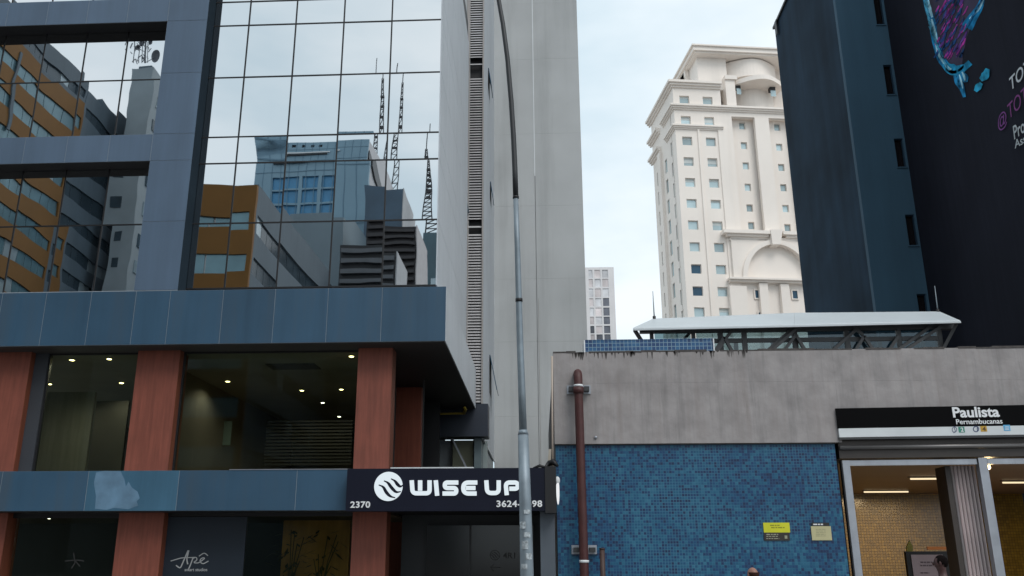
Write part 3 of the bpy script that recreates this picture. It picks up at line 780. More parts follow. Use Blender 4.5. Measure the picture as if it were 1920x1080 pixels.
# arch portal: a rectangle cut in the lower wall filled by its own parts
xp0, xp1 = xx(1389,530), xx(1389,530)+ 2*(xx(1458,530)-xx(1389,530))
lowz = zz(1400,600)-6
zmid = zz(1400, 203); xup = xx(1351, 180)
obj('front_wall', holes(MB(), 0, .5, 0, HX1, 0, zmid, [h for h in main_holes if h[3] < zmid]), M['cream'], ht)
obj('front_wall', holes(MB(), 0, .5, 0, xup, zmid, ztop_c, [h for h in main_holes if h[2] > zmid]), M['cream'], ht)
obj('front_wall', MB().box(0, HX1, 1.4, 1.6, 0, zmid-.05), M['cream'], ht)
obj('upper_block', MB().box(.02, xup-.01, .51, 5, zmid-.04, ztop_c-.01), M['cream'], ht)
for r_ in rec:
    hh = [(x_-6.3*pxm, x_+6.3*pxm, zz(*q, YRc)-7.6*pxm, zz(*q, YRc)+7.6*pxm) for x_, cc in ((xc3, c3), (xc4, c4)) for q in cc if r_[0] < x_ < r_[1]]
    obj('recessed_wall', holes(MB(), YRc, YRc+.5, r_[0]-.2, r_[1]+.2, r_[2]-.2, r_[3]+.2, hh), M['cream'], ht)
    for h in hh:
        wdw = obj('window', MB().box(h[0], h[1], YRc+.24, YRc+.30, h[2], h[3]), M['cream_g'], ht)
        obj('frame', holes(MB(), YRc+.17, YRc+.23, h[0], h[1], h[2], h[3], [(h[0]+.04, h[1]-.04, h[2]+.04, h[3]-.04)]), M['cream'], wdw)
for w_ in wins:
    wdw = obj('window', MB().box(w_[0], w_[1], .24, .30, w_[2], w_[3]), M['cream_d' if w_[5] == 'd' else 'cream_g'], ht)
    if random.random() < .55:
        hb = w_[3] - (w_[3]-w_[2])*random.choice((.25,.4,.6)); obj('blind', MB().box(w_[0]+.05, w_[1]-.05, .225, .238, hb, w_[3]-.045), M['blind_w'], wdw)
    obj('frame', holes(MB(), .17, .23, w_[0], w_[1], w_[2], w_[3], [(w_[0]+.045, w_[1]-.045, w_[2]+.045, w_[3]-.045)]), M['cream'], wdw)
# pilaster strips on the front
for (ua, ub) in ((1311.5, 1315),(1350, 1369)):
    xq0, xq1 = xx(ua, 300), xx(ub, 300)
    obj('pilaster_strip', MB().box(xq0, xq1, -.14, 0, 0, zz(1330,240)), M['cream'], ht)
# left flank (local x = 0), with narrow slit windows in three columns
def flank(u, v): return H.hitx(u, v, 0)
DEP = flank(1228, 360).y
fh = []
for (ys2) in (DEP*.18, DEP*.45, DEP*.82):
    for k in range(2, 11):
        z_ = zrow[k] - (1.2 if ys2 > DEP*.3 else .2) ; fh.append((ys2-.42, ys2+.42, z_-.85, z_+.85))
obj('flank_wall', holes(MB(), 0, .4, .5, DEP, 0, ztop_c, fh, swap=True), M['cream'], ht)
for h in fh: obj('window', MB().box(.14, .19, h[0], h[1], h[2], h[3]), M['cream_g'], ht)
obj('flank_pier', MB().box(-.35, 0, DEP*.58, DEP*.70, 0, ztop_c-6), M['cream'], ht)
obj('body', MB().box(.45, HX1-.1, 1.7, DEP, 0, zmid-.06), M['cream'], ht)
obj('body', MB().box(.45, HX1-.1, 5.1, DEP, zmid-.05, ztop_c), M['cream'], ht)
# cornices: stepped mouldings wrapped round the corner
def cornice(z, xend, d, h, xs0=0, yend=None, y0=0, name='cornice'):
    yend = DEP+.5 if yend is None else yend
    mb = MB()
    for k, (dd, za, zb_) in enumerate(((d, .62, 1.0), (d*.66, .30, .62), (d*.3, 0, .30))):
        mb.box(xs0-dd, xend, y0-dd, y0+.001, z+h*za, z+h*zb_)
        mb.box(xs0-dd, xs0-.002, y0+.001, yend, z+h*za, z+h*zb_)
    return obj(name, mb, M['cream'], ht)
cornice(zz(1300,243.5), xx(1355,240), .42, .50, yend=3.4)
cornice(zz(1300,207), HX1, .5, .58, yend=4.4)
cornice(zz(1300,166), xx(1350,160), .6, .75)
for zq in (zz(1300,243.5), zz(1300,207)): 
    mb = MB()
    for dd, za, zb_ in ((.6,.62,1.0),(.4,.3,.62),(.2,0,.3)): mb.box(-dd, 0, DEP*.62, DEP+.4, zq+.7*za, zq+.7*zb_)
    obj('cornice', mb, M['cream'], ht)
# attic block
ax0 = xx(1308, 130, 1.0)
zat = zz(1303, 107, 1.0); zat1 = zz(1303, 83, -.3)
obj('attic_wall', MB().box(ax0, xx(1362,130,1.0), 1.0, 5, ztop_c, zat), M['cream'], ht)
obj('attic_wall', MB().box(xx(1355,130,3.2), HX1, 3.2, 5, zmid-.05, zat), M['cream'], ht)
obj('attic_wall', MB().box(ax0+3, HX1, 5, DEP-2, ztop_c, zat), M['cream'], ht)
mb = MB(); n = 5
for dd, za, zb_ in ((.75, .80, 1.0), (.55, .22, .80), (.3, 0, .22)):
    hgt = zat1-zat
    mb.box(ax0-.2-dd, HX1, .3-dd, DEP-2, zat+hgt*za, zat+hgt*zb_)
obj('roof_cornice', mb, M['cream'], ht)
# arched side opening beneath the roof cornice
mb = MB(); cyv = 4.5
for k in range(10):
    a, b2 = math.pi*k/10, math.pi*(k+1)/10
    mb.box(ax0-.5, ax0-.05, 4.0+3.0-3.0*math.cos(a), 4.0+3.0-3.0*math.cos(b2), ztop_c+2.6+3.0*min(math.sin(a), math.sin(b2)), zat)
obj('side_arch', mb, M['cream'], ht)
obj('flank_attic', MB().box(.8, ax0+2.5, 1.6, DEP-1, ztop_c, ztop_c+1.1), M['cream'], ht)
# bowed centre bay
bx0, bx1 = xx(1363,150,1.2), xx(1363,150,1.2)+2*(xx(1412,150,1.2)-xx(1363,150,1.2))
def bow(z0, z1, x0, x1, dep, y0, name, back=2.5, n=16):
    pts = []
    for k in range(n+1):
        t = k/n; pts.append((x0+(x1-x0)*t, y0-dep*math.sin(math.pi*t), z0))
    pts += [(x1, y0+back, z0), (x0, y0+back, z0)]
    return obj(name, MB().plate(pts, (0,0,1), z1-z0), M['cream'], ht)
bow(zz(1400,143,.8), zz(1400,112,.8), bx0, bx1, 1.5, 2.0, 'bow_wall')
bow(zz(1400,153,0), zz(1400,145,0), bx0+.6, bx1+.3, 1.8, 1.0, 'bow_cornice')
bow(zz(1400,156,.4), zz(1400,153,.4), bx0+.9, bx1, 1.5, 1.2, 'bow_cornice')
bow(zz(1400,201,1.2), zz(1400,156,1.2), bx0+1.2, bx1-.4, .9, 2.4, 'bow_wall')
for (u, v0, v1, wq) in ((1385.5,157,166,4.6),(1449.5,158,170,5.5)):
    xw = xx(u, 162, .75)
    wdw = obj('window', MB().box(xw-wq*pxm, xw+wq*pxm, .9, 1.5, zz(u,v1,.9), zz(u,v0,.9)), M['dark'], ht)
    obj('pane', MB().box(xw-wq*pxm, xw+wq*pxm, .86, .89, zz(u,v1+11,.9), zz(u,v1,.9)), M['cream_g'], wdw)
obj('bay_column', MB().box(xx(1361,170,.3), xx(1379,170,.3), .3, 1.6, zz(1370,200,.3), zz(1370,148,.3)), M['cream'], ht)
obj('column_capital', MB().box(xx(1359.5,144,.1), xx(1382,144,.1), .1, 1.6, zz(1370,148,.1), zz(1370,141,.1)), M['cream'], ht)
# arch portal
zs1, zs0 = zz(1420,444,-.8), zz(1420,434,-.8)
px0 = xx(1357,440,-.8)
for (ua, ub) in ((1357,1444),(1468,1560)):
    xA, xB = xx(ua,440,-.8), xx(ub,440,-.8)
    mb = MB()
    mb.box(xA, xB, -1.0, 0, zz(1400,438,-.8), zz(1400,432,-.8)); mb.box(xA+.4, xB-.1, -.7, 0, zz(1400,442,-.8), zz(1400,438,-.8)); mb.box(xA+.8, xB-.2, -.45, 0, zz(1400,450,-.5), zz(1400,447,-.5))
    obj('portal_cornice', mb, M['cream'], ht)
obj('keystone', MB().plate([H.hit(1445,430,-1.1), H.hit(1467.5,430,-1.1), H.hit(1464,458,-1.1), H.hit(1449,458,-1.1)], (0,1,0), 1.1), M['cream'], ht)
# arch wall slab with a round headed hole
acx = xx(1459,522,-.4); ar = acx - xx(1400,520,-.4); acz = zz(1420,522,-.4); arz = zz(1459,459,-.4) - acz
def arch_slab(xl, xr, zbot, ztp, y0, y1, rx, rz, name):
    n = 20; mb = MB()
    for k in range(n):
        a, b2 = math.pi - math.pi*k/n, math.pi - math.pi*(k+1)/n
        p = [(acx+rx*math.cos(a), y0, acz+rz*math.sin(a)), (acx+rx*math.cos(b2), y0, acz+rz*math.sin(b2)), (acx+rx*math.cos(b2), y0, ztp), (acx+rx*math.cos(a), y0, ztp)]
        mb.plate(p, (0,1,0), y1-y0)
    mb.box(xl, acx-rx, y0, y1, zbot, ztp); mb.box(acx+rx, xr, y0, y1, zbot, ztp)
    return obj(name, mb, M['cream'], ht)
arch_slab(px0+.9, acx+ar+3, acz, zz(1420,445,-.4), -.45, 0, ar, arz, 'arch_wall')
def arch_ring(rx, rz, t, y0, y1, name):
    n = 24; mb = MB()
    for k in range(n):
        a, b2 = math.pi*k/n, math.pi*(k+1)/n
        p = [(acx+rx*math.cos(a), y0, acz+rz*math.sin(a)), (acx+(rx+t)*math.cos(a), y0, acz+(rz+t)*math.sin(a)),
             (acx+(rx+t)*math.cos(b2), y0, acz+(rz+t)*math.sin(b2)), (acx+rx*math.cos(b2), y0, acz+rz*math.sin(b2))]
        mb.plate(p, (0,1,0), y1-y0)
    return obj(name, mb, M['cream'], ht)
arch_ring(ar-.03, arz-.03, .5, -.75, -.46, 'arch_moulding')
mb = MB(); mb.box(xx(1367,524,-.6), acx+ar+3, -.9, -.0, zz(1400,524.5,-.6), zz(1400,521,-.6)); mb.box(xx(1369,530,-.5), acx+ar+3, -.6, -.0, zz(1400,528,-.6), zz(1400,524.5,-.6))
obj('portal_sill', mb, M['cream'], ht)
for (ua, ub, vt) in ((1370,1402,536),(1426,1442,530),(1466,1482,530)):
    obj('portal_pier', MB().box(xx(ua,560,-.5), xx(ub,560,-.5), -.5, 0, 0, zz(1400,vt,-.5)), M['cream'], ht)
for (u, v0, v1, m_) in ((1420,544,560,'cream_d'),(1490,545,561,'cream_d'),(1423,585.5,600,'cream_d'),(1385,582,590,'cream_g')):
    xw = xx(u,552); wdw = obj('window', MB().box(xw-6.3*pxm, xw+6.3*pxm, -.03, .02, zz(u,v1), zz(u,v0)), M[m_], ht)
    h = (xw-6.9*pxm, xw+6.9*pxm, zz(u,v1)-.08, zz(u,v0)+.08)
    obj('frame', holes(MB(), -.14, -.03, *h, [(h[0]+.12, h[1]-.12, h[2]+.12, h[3]-.12)]), M['cream'], wdw)

# ------------------------------------------------------------------ dark mural building on the right
YN = 40.0
XN2 = P(1745,585,YN).x; XN1 = P(1643,585,YN).x
YN3 = PXc(1510,585,XN1).y
ZN = PXc(1462,33,XN1).z
nb = thing('mural_building', 'tall navy and black building with a painted mural on its side wall', 'building', (XN2, YN, 0))
obj('rear_side_wall', MB().box(XN1, XN1+.3, YN+.3, YN3, 0, ZN), M['navy_a'], nb)
obj('parapet_cap', MB().box(XN1-.12, XN1+.4, YN, YN3+.1, ZN, ZN+.15), M['black'], nb)
obj('parapet_bracket', MB().box(XN1-.16, XN1-.12, YN3-.9, YN3-.5, ZN-.9, ZN+.1), M['black'], nb)
wz = []
for (u0, u1, v0, v1) in ((1651,1673,-60,45),(1671,1693,121,176),(1694,1716,258,313),(1713,1737,400,460),(1735,1751,551,600)):
    uc = (u0+u1)/2; wz.append((P(u0+4,(v0+v1)/2,YN).x, P(u1+8,(v0+v1)/2,YN).x, P(uc,v1,YN).z, P(uc,v0,YN).z))
zst = wz[1][2]-wz[2][2]
xw0, xw1 = XN2-1.0, XN2-.12
hz = []
for k in range(5):
    zt = [P(1662,-62,YN).z, P(1683,121,YN).z, P(1706,259,YN).z, P(1724,402,YN).z, P(1743,551,YN).z][k]
    zbm = [P(1662,46,YN).z, P(1683,177,YN).z, P(1706,313,YN).z, P(1724,460,YN).z, P(1743,610,YN).z][k]
    hz.append((XN2-.52, XN2-.10, zbm, zt))
obj('blue_wall', holes(MB(), YN, YN+.3, XN1, XN2, 0, ZN, hz), M['navy_b'], nb)
for h in hz:
    wdw = obj('window', MB().box(h[0], h[1], YN+.2, YN+.26, h[2], h[3]), mat('dark_window_glass', (.012,.010,.012), .2), nb)
    obj('frame', holes(MB(), YN+.08, YN+.14, h[0], h[1], h[2], h[3], [(h[0]+.05, h[1]-.05, h[2]+.05, h[3]-.05)]), M['navy_a'], wdw)
    obj('sill', MB().box(h[0]-.05, h[1]+.03, YN-.05, YN+.2, h[2]-.06, h[2]), M['navy_b'], wdw)
obj('mural_wall', MB().box(XN2, XN2+.4, 22, YN, 0, ZN+4), M['navy_c'], nb)
obj('body', MB().box(XN1+.3, XN2+14, YN+.35, YN3, 0, ZN), M['navy_a'], nb)
obj('body', MB().box(XN2+.4, XN2+14, 22, YN+.3, 0, ZN+4), M['navy_c'], nb)
# the mural, painted as thin layers on the wall
lay = [0]
def q5(x, y): return (1440 + x/3.375, y/3.375)
def mural(strokes, col, name='mural_paint'):
    lay[0] += 1; X = XN2 - .004*lay[0]
    mb = MB()
    for st, wd in strokes:
        pts = fillet([q5(*p) for p in st], 12, 4) if len(st) > 2 else [q5(*p) for p in st]
        m = len(pts)
        if isinstance(wd, tuple): ws = [wd[0]+(wd[1]-wd[0])*i/(m-1) for i in range(m)]
        else: ws = [wd*(.35+.65*math.sin(math.pi*(i+.6)/(m+.2))) for i in range(m)]
        ws = [a/3.375*1.45 for a in ws]
        ribbon(mb, pts, ws, lambda p: PXc(p[0], p[1], X), (1,0,0), .002)
    o_ = obj(name, mb, mat('mural_%s' % '_'.join(str(int(c*1000)) for c in col), col, .85, 0, .75, 2.2, spec=.1), nb); o_['kind'] = 'stuff'; return o_
def mural_poly(poly, col):
    lay[0] += 1; X = XN2 - .004*lay[0]
    return obj('mural_paint', MB().plate([PXc(*q5(*p), X) for p in poly], (1,0,0), .002), mat('mural_base_%d' % lay[0], col, .8, 0, .5, 1.0), nb)
mural_poly([(960,-120),(1010,40),(1050,150),(1070,270),(1100,350),(1150,420),(1225,440),(1235,340),(1260,230),(1290,150),(1340,60),(1400,-60),(1420,-120)], (.030,.022,.060))
mural([([(980,-100),(1012,60),(1046,150),(1048,220),(1068,290),(1090,370),(1130,420)], (26,34)), ([(1370,-60),(1345,40),(1290,120),(1258,175)], (20,52))], (.012,.20,.42))
mural([([(1000,-60),(1020,50),(1040,110)], 16), ([(1035,120),(1052,200),(1072,260)], 16), ([(1062,270),(1080,340),(1120,410)], 18), ([(1385,-60),(1340,50),(1275,120)], 12)], (.35,.65,.78))
rs = random.Random(3)
mg, vi, bl = [], [], []
for k in range(110):
    x = 1050+rs.uniform(0,190); y = rs.uniform(-60,350); L_ = rs.uniform(30,70)
    if x > 1235 - y*.05: continue
    (mg if k % 3 == 0 else vi if k % 3 == 1 else bl).append(([(x, y+L_*.6), (x+L_*.3, y+L_*.2), (x+L_*.55, y-L_*.4)], rs.uniform(4,11)))
mural(mg, (.42,.05,.32)); mural(vi, (.13,.05,.26)); mural(bl, (.02,.08,.24))
mural([([(1110,405),(1135,450),(1175,465),(1215,455),(1280,395)], (18,26)), ([(1125,400),(1150,430),(1185,440),(1240,420)], 44)], (.02,.28,.50))
mural([([(1180,480),(1195,520),(1215,560)], 20), ([(1200,470),(1225,550),(1243,615)], 24), ([(1225,460),(1245,490),(1250,520)], 34)], (.02,.22,.44))
mural([([(1210,470),(1222,510),(1232,560)], 8), ([(1228,455),(1240,480),(1246,510)], 10), ([(1118,398),(1132,425),(1160,440)], 12)], (.38,.68,.78))
fe = []
for k in range(26):
    t = k/25; x = 985+t*150-30*math.sin(t*3); y = -60+t*480; fe.append(([(x+18, y+26), (x+2, y+8), (x-12+rs.uniform(-5,5), y-22-rs.uniform(0,16))], rs.uniform(5,9)))
mural(fe, (.10,.42,.62))
fe = []
for k in range(22):
    t = k/21; x = 1390-t*140; y = -70+t*250; fe.append(([(x-14, y+20), (x, y), (x+16, y-26)], rs.uniform(4,8)))
mural(fe, (.04,.24,.50))
mural([([(1390,435),(1375,480),(1345,505)], 36), ([(1350,525),(1330,550),(1312,578)], 30)], (.03,.34,.55))
# lettering painted on the wall
def wall_text(body, u0, v0, u1, v1, hpx, col, bold, shear=.15, nm='mural_lettering'):
    lay[0] += 1; X = XN2 - .004*lay[0]
    a, b2 = PXc(u0, v0, X), PXc(u1, v1, X); top = PXc(u0, v0-hpx, X)
    mb = fit_text(body, a, (b2-a).normalized(), (0,0,1), (-1,0,0), (b2-a).length, top.z-a.z, .002, bold, shear)
    obj(nm, mb, mat('mural_letters_%d' % lay[0], col, .8, 0, .1, 3), nb)
wall_text('TOTT', 1896, 170, 1946, 118, 27, (.62,.66,.70), .01)
wall_text('@', 1874, 249, 1890, 234, 34, (.24,.06,.30), .0)
wall_text('TOTTI', 1893, 223, 1944, 170, 30, (.24,.05,.24), -.005)
wall_text('Prod', 1902, 262, 1932, 240, 28, (.55,.60,.63), .01)
wall_text('Asse', 1903, 279, 1932, 262, 17, (.55,.60,.63), .01)

# ------------------------------------------------------------------ metro entrance building: concrete band over blue mosaic
YC = 19.75
st = thing('metro_entrance_building', 'low concrete metro entrance with blue mosaic wall and wide glazed opening', 'building', (7, 24, 0))
XSl = P(1038.5,750,YC).x; XSr = P(2050,750,YC).x
zc1 = P(1500,655.5,YC).z; zc0 = P(1300,831,YC).z
XD = P(1572,900,YC+.1).x                       # left edge of the opening
zdt = P(1700,822,YC).z
# board-marked concrete cast in lifts: three horizontal lifts, several bays
xb_ = [XSl] + [P(u,750,YC).x for u in (1270,1415,1570,1702,1840)] + [XSr]
zl_ = [zc0, P(1300,717,YC).z, zc1]
for i in range(len(xb_)-1):
    for j in range(2):
        z0_ = zl_[j] if not (xb_[i] >= XD-.1 and j == 0) else zdt
        x0_ = xb_[i]
        obj('concrete_panel', MB().box(x0_+.001, xb_[i+1]-.001, YC+random.uniform(0,.002), YC+.5, z0_+(.0 if j == 0 else .001), zl_[j+1]-.001), M['conc'], st)
obj('tiled_wall', MB().box(XSl+.02, XD, YC+.09, YC+.5, 0, zc0-.004), M['tile'], st)
obj('jamb_filler', MB().box(XD+.002, XD+.11, YC+.36, YC+.62, 0, zdt), M['conc_d'], st)  # added filler, blocks hall light showing through the gap beside the frame
obj('side_wall', MB().box(XSl+.01, XSl+.3, YC+.5, 34, 0, zc1-.01), M['conc'], st)
obj('roof_slab', MB().box(XSl+.3, XSr, YC+.5, 35, zc1-.3, zc1-.05), M['conc'], st)
# ragged mortar and dark moss on the top edge
mb = MB(); x = XSl
while x < XSr:
    l = random.uniform(.15,.9); h = random.uniform(.008,.035)
    mb.box(x, x+l, YC-.01+random.uniform(0,.01), YC+.3, zc1-.02, zc1+h); x += l+random.choice((0,0,.3))
o = obj('capping_mortar', mb, M['conc_d'], st)
mb = MB()
for k in range(60):
    x = random.uniform(P(1040,660,YC).x, P(1400,660,YC).x); l = random.uniform(.02,.09); h = random.uniform(.03,.2)
    mb.add([(x, YC-.003, zc1-.002), (x+l, YC-.003, zc1-.002), (x+l*.7, YC-.003, zc1-h*.7), (x+l*.5, YC-.003, zc1-h)], [(0,1,2,3)])
o = obj('drip_stains', mb, M['conc_d'], st); o['kind'] = 'stuff'
obj('shadow_strip', MB().box(XSl+.02, XD, YC+.02, YC+.12, zc0-.02, zc0-.003), M['conc_d'], st)  # dark strip painting the shadow line below the concrete band
# downpipe of cream plastic on the corner, small bits beside the sign
pp = thing('cream_downpipe', 'thin cream plastic pipe running down the left corner of the concrete wall', 'pipe', P(1036.5,880,YC))
obj('pipe_run', MB().tube([P(1036.5,900,YC), P(1035.5,780,YC), P(1035,668,YC)], .022, 8), mat('cream_plastic', (.45,.38,.32), .5), pp, True)
pl = tag(obj('leaning_board', MB().plate([P(1029,842,YC-.05), P(1034,842,YC-.05), P(1032,878,YC-.05), P(1026,878,YC-.05)], (0,1,0), .04), mat('board_cream', (.40,.36,.30), .7)), 'small cream board leaning on top of the black sign end', 'board')
mb = MB(); p0 = P(1015,880,YS+.1)
mb.tube([P(1000,878,YS+.1), P(1012,873,YS), P(1022,876,YS+.1), P(1030,868,YS+.2), P(1038,866,YS+.1), P(1046,874,YS+.05)], [.02,.035,.03,.06,.07,.03], 8)
tag(obj('cable_bundle', mb, M['black'], None, True), 'tangled black cable bundle on the right end of the black sign', 'cable')
# blue mosaic parapet on the roof
pb = thing('mosaic_parapet', 'low blue mosaic planter box standing on top of the concrete wall', 'parapet', P(1217,660,21.5))
XP0, XP1 = P(1097,648,21.5).x, P(1337,648,21.5).x
zp1 = P(1217,637.5,21.5).z
obj('tiled_box', MB().box(XP0, XP1, 21.5, 22.2, zc1-.1, zp1), M['tile_p'], pb)
obj('edge_trim', MB().box(XP0-.03, XP0, 21.47, 22.2, zc1-.1, zp1+.01), M['white'], pb)
obj('edge_trim', MB().box(XP1, XP1+.03, 21.47, 22.2, zc1-.1, zp1+.01), M['white'], pb)
obj('capping', MB().box(XP0, XP1, 21.49, 22.21, zp1, zp1+.02), M['tile_p'], pb)

# red standpipe
rpY = YC-.30
rp_ = thing('red_standpipe', 'dark red vertical pipe fixed to the concrete and mosaic wall with two brackets', 'pipe', P(1095,1080,rpY))
ptop = P(1084,709,rpY); pts = [P(1098,1160,rpY), P(1096,1080,rpY), P(1090,900,rpY), P(1085,740,rpY), ptop]
pts = pts + [ptop + Vector((0,.04,.09)), ptop + Vector((0,.14,.14)), ptop + Vector((0,.35,.14))]
obj('pipe_run', MB().tube(pts, .095, 16), M['redpipe'], rp_, True)
obj('pipe_collar', MB().tube([P(1084.5,726,rpY), P(1084.6,738,rpY)], .115, 16), M['redpipe'], rp_, True)
obj('clamp_ring', MB().tube([P(1084.3,721.5,rpY), P(1084.4,725.5,rpY)], .103, 16), M['white'], rp_, True)
obj('clamp_ring', MB().tube([P(1095.3,1050,rpY), P(1095.4,1055,rpY)], .103, 16), M['white'], rp_, True)
for (u0, u1, v0, v1) in ((1063,1107,723,739),(1072,1119,1022,1039)):
    a, b2 = P(u0,v1,YC), P(u1,v0,YC); cxx = (a.x+b2.x)/2
    br = obj('bracket', MB().box(a.x, b2.x, YC-.03 if v0 < 900 else YC+.04, YC-.003 if v0 < 900 else YC+.088, a.z, b2.z), M['steel'], rp_)
    for s_ in (-1, 1):
        obj('bracket_lug', MB().box(cxx+s_*.17-.06, cxx+s_*.17+.06, YC-.2, YC-.03 if v0 < 900 else YC+.04, a.z+.04, b2.z-.05), M['steel_d'], br)
bs = thing('brown_bollard', 'short dark brown post just right of the red pipe at the bottom edge', 'post', P(1130,1080,YC-.4))
obj('post_shaft', MB().tube([Vector((P(1130,1080,YC-.4).x, YC-.4, .12)), P(1129,1030,YC-.4)], .055, 10), mat('brown_post', (.05,.025,.02), .6), bs, True)
obj('post_cap', MB().tube([P(1129,1030,YC-.4), P(1129,1027.5,YC-.4)], .063, 10), mat('brown_cap', (.04,.02,.02), .6), bs, True)
tag(obj('wall_stud', MB().sphere(P(1117,820,YC-.02), .035, .03, .035), M['steel'], None, True), 'small round metal stud low on the concrete band', 'fitting')

# notices on the tiles
YT = YC+.09
def quadbox(u0, u1, v0, v1, y, t): 
    a, b2 = P(u0, v1, y), P(u1, v0, y); return MB().box(a.x, b2.x, y-t, y, a.z, b2.z)
n1 = thing('yellow_notice', 'bright yellow notice with a black lower half on the blue mosaic wall', 'notice', P(1456,1012,YT))
obj('yellow_half', quadbox(1432,1479.5,980,998.5,YT,.02), mat('notice_yellow', (.62,.62,.02), .5), n1)
obj('black_half', quadbox(1433,1479.5,998.6,1013.5,YT,.02), mat('notice_black', (.03,.022,.018), .5), n1)
inkd = mat('notice_ink', (.25,.26,.01), .6); inkl = mat('notice_light_ink', (.30,.30,.22), .6)
def ntext(body, u0, u1, v0, v1, m_, par, y=YT-.0205):
    a, b2 = P(u0, v1, y), P(u1, v0, y)
    obj('notice_lettering', fit_text(body, a, (1,0,0), (0,0,1), (0,-1,0), b2.x-a.x, b2.z-a.z, .002, .0), m_, par)
mb = MB()
def lines(mb, rows, y):
    for (u0, u1, v, h) in rows:
        a, b2 = P(u0, v+h, y), P(u1, v, y); x = a.x
        while x < b2.x - .005:
            l = min(random.uniform(.03,.09), b2.x-x); mb.box(x, x+l, y-.002, y, a.z, b2.z); x += l+.016
    return mb
obj('print_lines', lines(MB(), [(1444,1463,984,2.0),(1446,1471,988.2,2.0)], YT-.0205), inkd, n1)
obj('print_lines', lines(MB(), [(1437,1459,1001,2.2),(1437,1458,1005,1.6),(1437,1461,1009,1.6)], YT-.0205), inkl, n1)
obj('print_emblem', quadbox(1471.5,1476,1004,1010,YT-.0205,.002), inkl, n1)
n2 = thing('cream_notice', 'cream notice sheet with a black header on the blue mosaic wall near the entrance', 'notice', P(1540,1013,YT))
obj('black_header', quadbox(1522,1554,980,986.5,YT,.02), mat('notice_black_b', (.02,.018,.018), .5), n2)
obj('cream_sheet', quadbox(1522.5,1557,986.6,1013,YT,.02), mat('notice_cream', (.50,.47,.27), .6), n2)
obj('print_lines', lines(MB(), [(1525,1543,982,2.4)], YT-.0205), M['white'], n2)
obj('print_lines', lines(MB(), [(1530,1548,992+3.1*k,.9) for k in range(5)], YT-.0205), mat('notice_grey_ink', (.30,.29,.18), .6), n2)

# ------------------------------------------------------------------ station sign and opening (turned a few degrees towards the street)
SO = P(1571, 800, YC-.06)
E = Fr((SO.x, SO.y, 0), R(-4.0))
def ebox(u0, u1, v0, v1, y0, y1, mb=None):
    a, b2 = E.hit(u0, v1, y0), E.hit(u1, v0, y0); return (mb or MB()).box(a.x, b2.x, y0, y1, a.z, b2.z)
ss = thing('station_sign', 'long black and white station name sign over the metro opening', 'sign', E.o, rz=E.a)
za, zb2, zc2 = E.hit(1740,762.5,0).z, E.hit(1740,800.5,0).z, E.hit(1740,817.5,0).z
sxr = E.hit(1985,790,0).x
obj('black_board', MB().box(0, sxr, 0, .12, zb2, za), mat('station_black', (.003,.003,.0035), .6, spec=.06), ss)
obj('white_board', MB().box(.01, sxr, -.002, .12, zc2, zb2-.003), mat('station_white', (.66,.70,.72), .4), ss)
obj('lower_trim', MB().box(0, sxr, .0, .14, zc2-.05, zc2-.003), M['steel_d'], ss)
def etext(body, u0, u1, zlo, zhi, m_, bold, y=-.0, shear=0, nm='lettering'):
    um = (u0+u1)/2; x0_, x1_ = E.hit(u0,800,y).x, E.hit(u1,800,y).x
    return obj(nm, fit_text(body, (x0_, y, zlo), (1,0,0), (0,0,1), (0,-1,0), x1_-x0_, zhi-zlo, .006, bold, shear), m_, ss)
ez = lambda v: E.hit(1835, v, 0).z
etext('Paulista', 1790, 1878, ez(782.5), ez(762.5), M['signw'], .028)
etext('Pernambucanas', 1794, 1881, ez(795), ez(785.5), M['signw'], .012)
gm = mat('line_green', (.05,.27,.20), .5); ym = mat('line_yellow', (.55,.33,.04), .5); bm_ = mat('access_blue', (.12,.42,.70), .5); ink = mat('line_ink', (.05,.07,.16), .5)
def esq(u0, u1, v0, v1, m_, nm, y=-.0025, t=.004):
    x0_, x1_ = E.hit(u0,805,y).x, E.hit(u1,805,y).x
    return obj(nm, MB().box(x0_, x1_, y-t, y, E.hit(1835,v1,y).z, E.hit(1835,v0,y).z), m_, ss)
esq(1797,1808.5,799.8,810.5, gm, 'line_badge'); esq(1838.5,1850.5,799,809.5, ym, 'line_badge'); esq(1882,1894.5,797.5,808.5, bm_, 'access_badge')
etext('2', 1800.5, 1805.5, ez(809), ez(801.2), M['signw'], .02, -.0070)
etext('4', 1841.5, 1847.5, ez(808), ez(800.3), mat('badge_brown', (.10,.05,.01), .5), .02, -.0070)
mb = MB(); mE = lambda p: E.hit(p[0], p[1], -.0045)
ribbon(mb, [(1830+5*math.cos(k*.37), 804.5+5*math.sin(k*.37)) for k in range(18)], 1.7, mE, (0,-1,0), .002)
ribbon(mb, [(1832.5,801),(1832.5,808)], 1.6, mE, (0,-1,0), .003)
ribbon(mb, [(1789.5+4.3*math.cos(k*.37), 805.5+5*math.sin(k*.37)) for k in range(18)], 1.2, mE, (0,-1,0), .002)
ribbon(mb, [(1789.5,799),(1789.5,804),(1791.5,808),(1788,812)], 1.0, mE, (0,-1,0), .003)
obj('operator_emblem', mb, ink, ss)
mb = MB()
for k in range(3): ribbon(mb, [(1884.5,800.5+k*2.4),(1892,800.3+k*2.4)], .9, lambda p: E.hit(p[0],p[1],-.0068), (0,-1,0), .002)
obj('access_print', mb, M['signw'], ss)

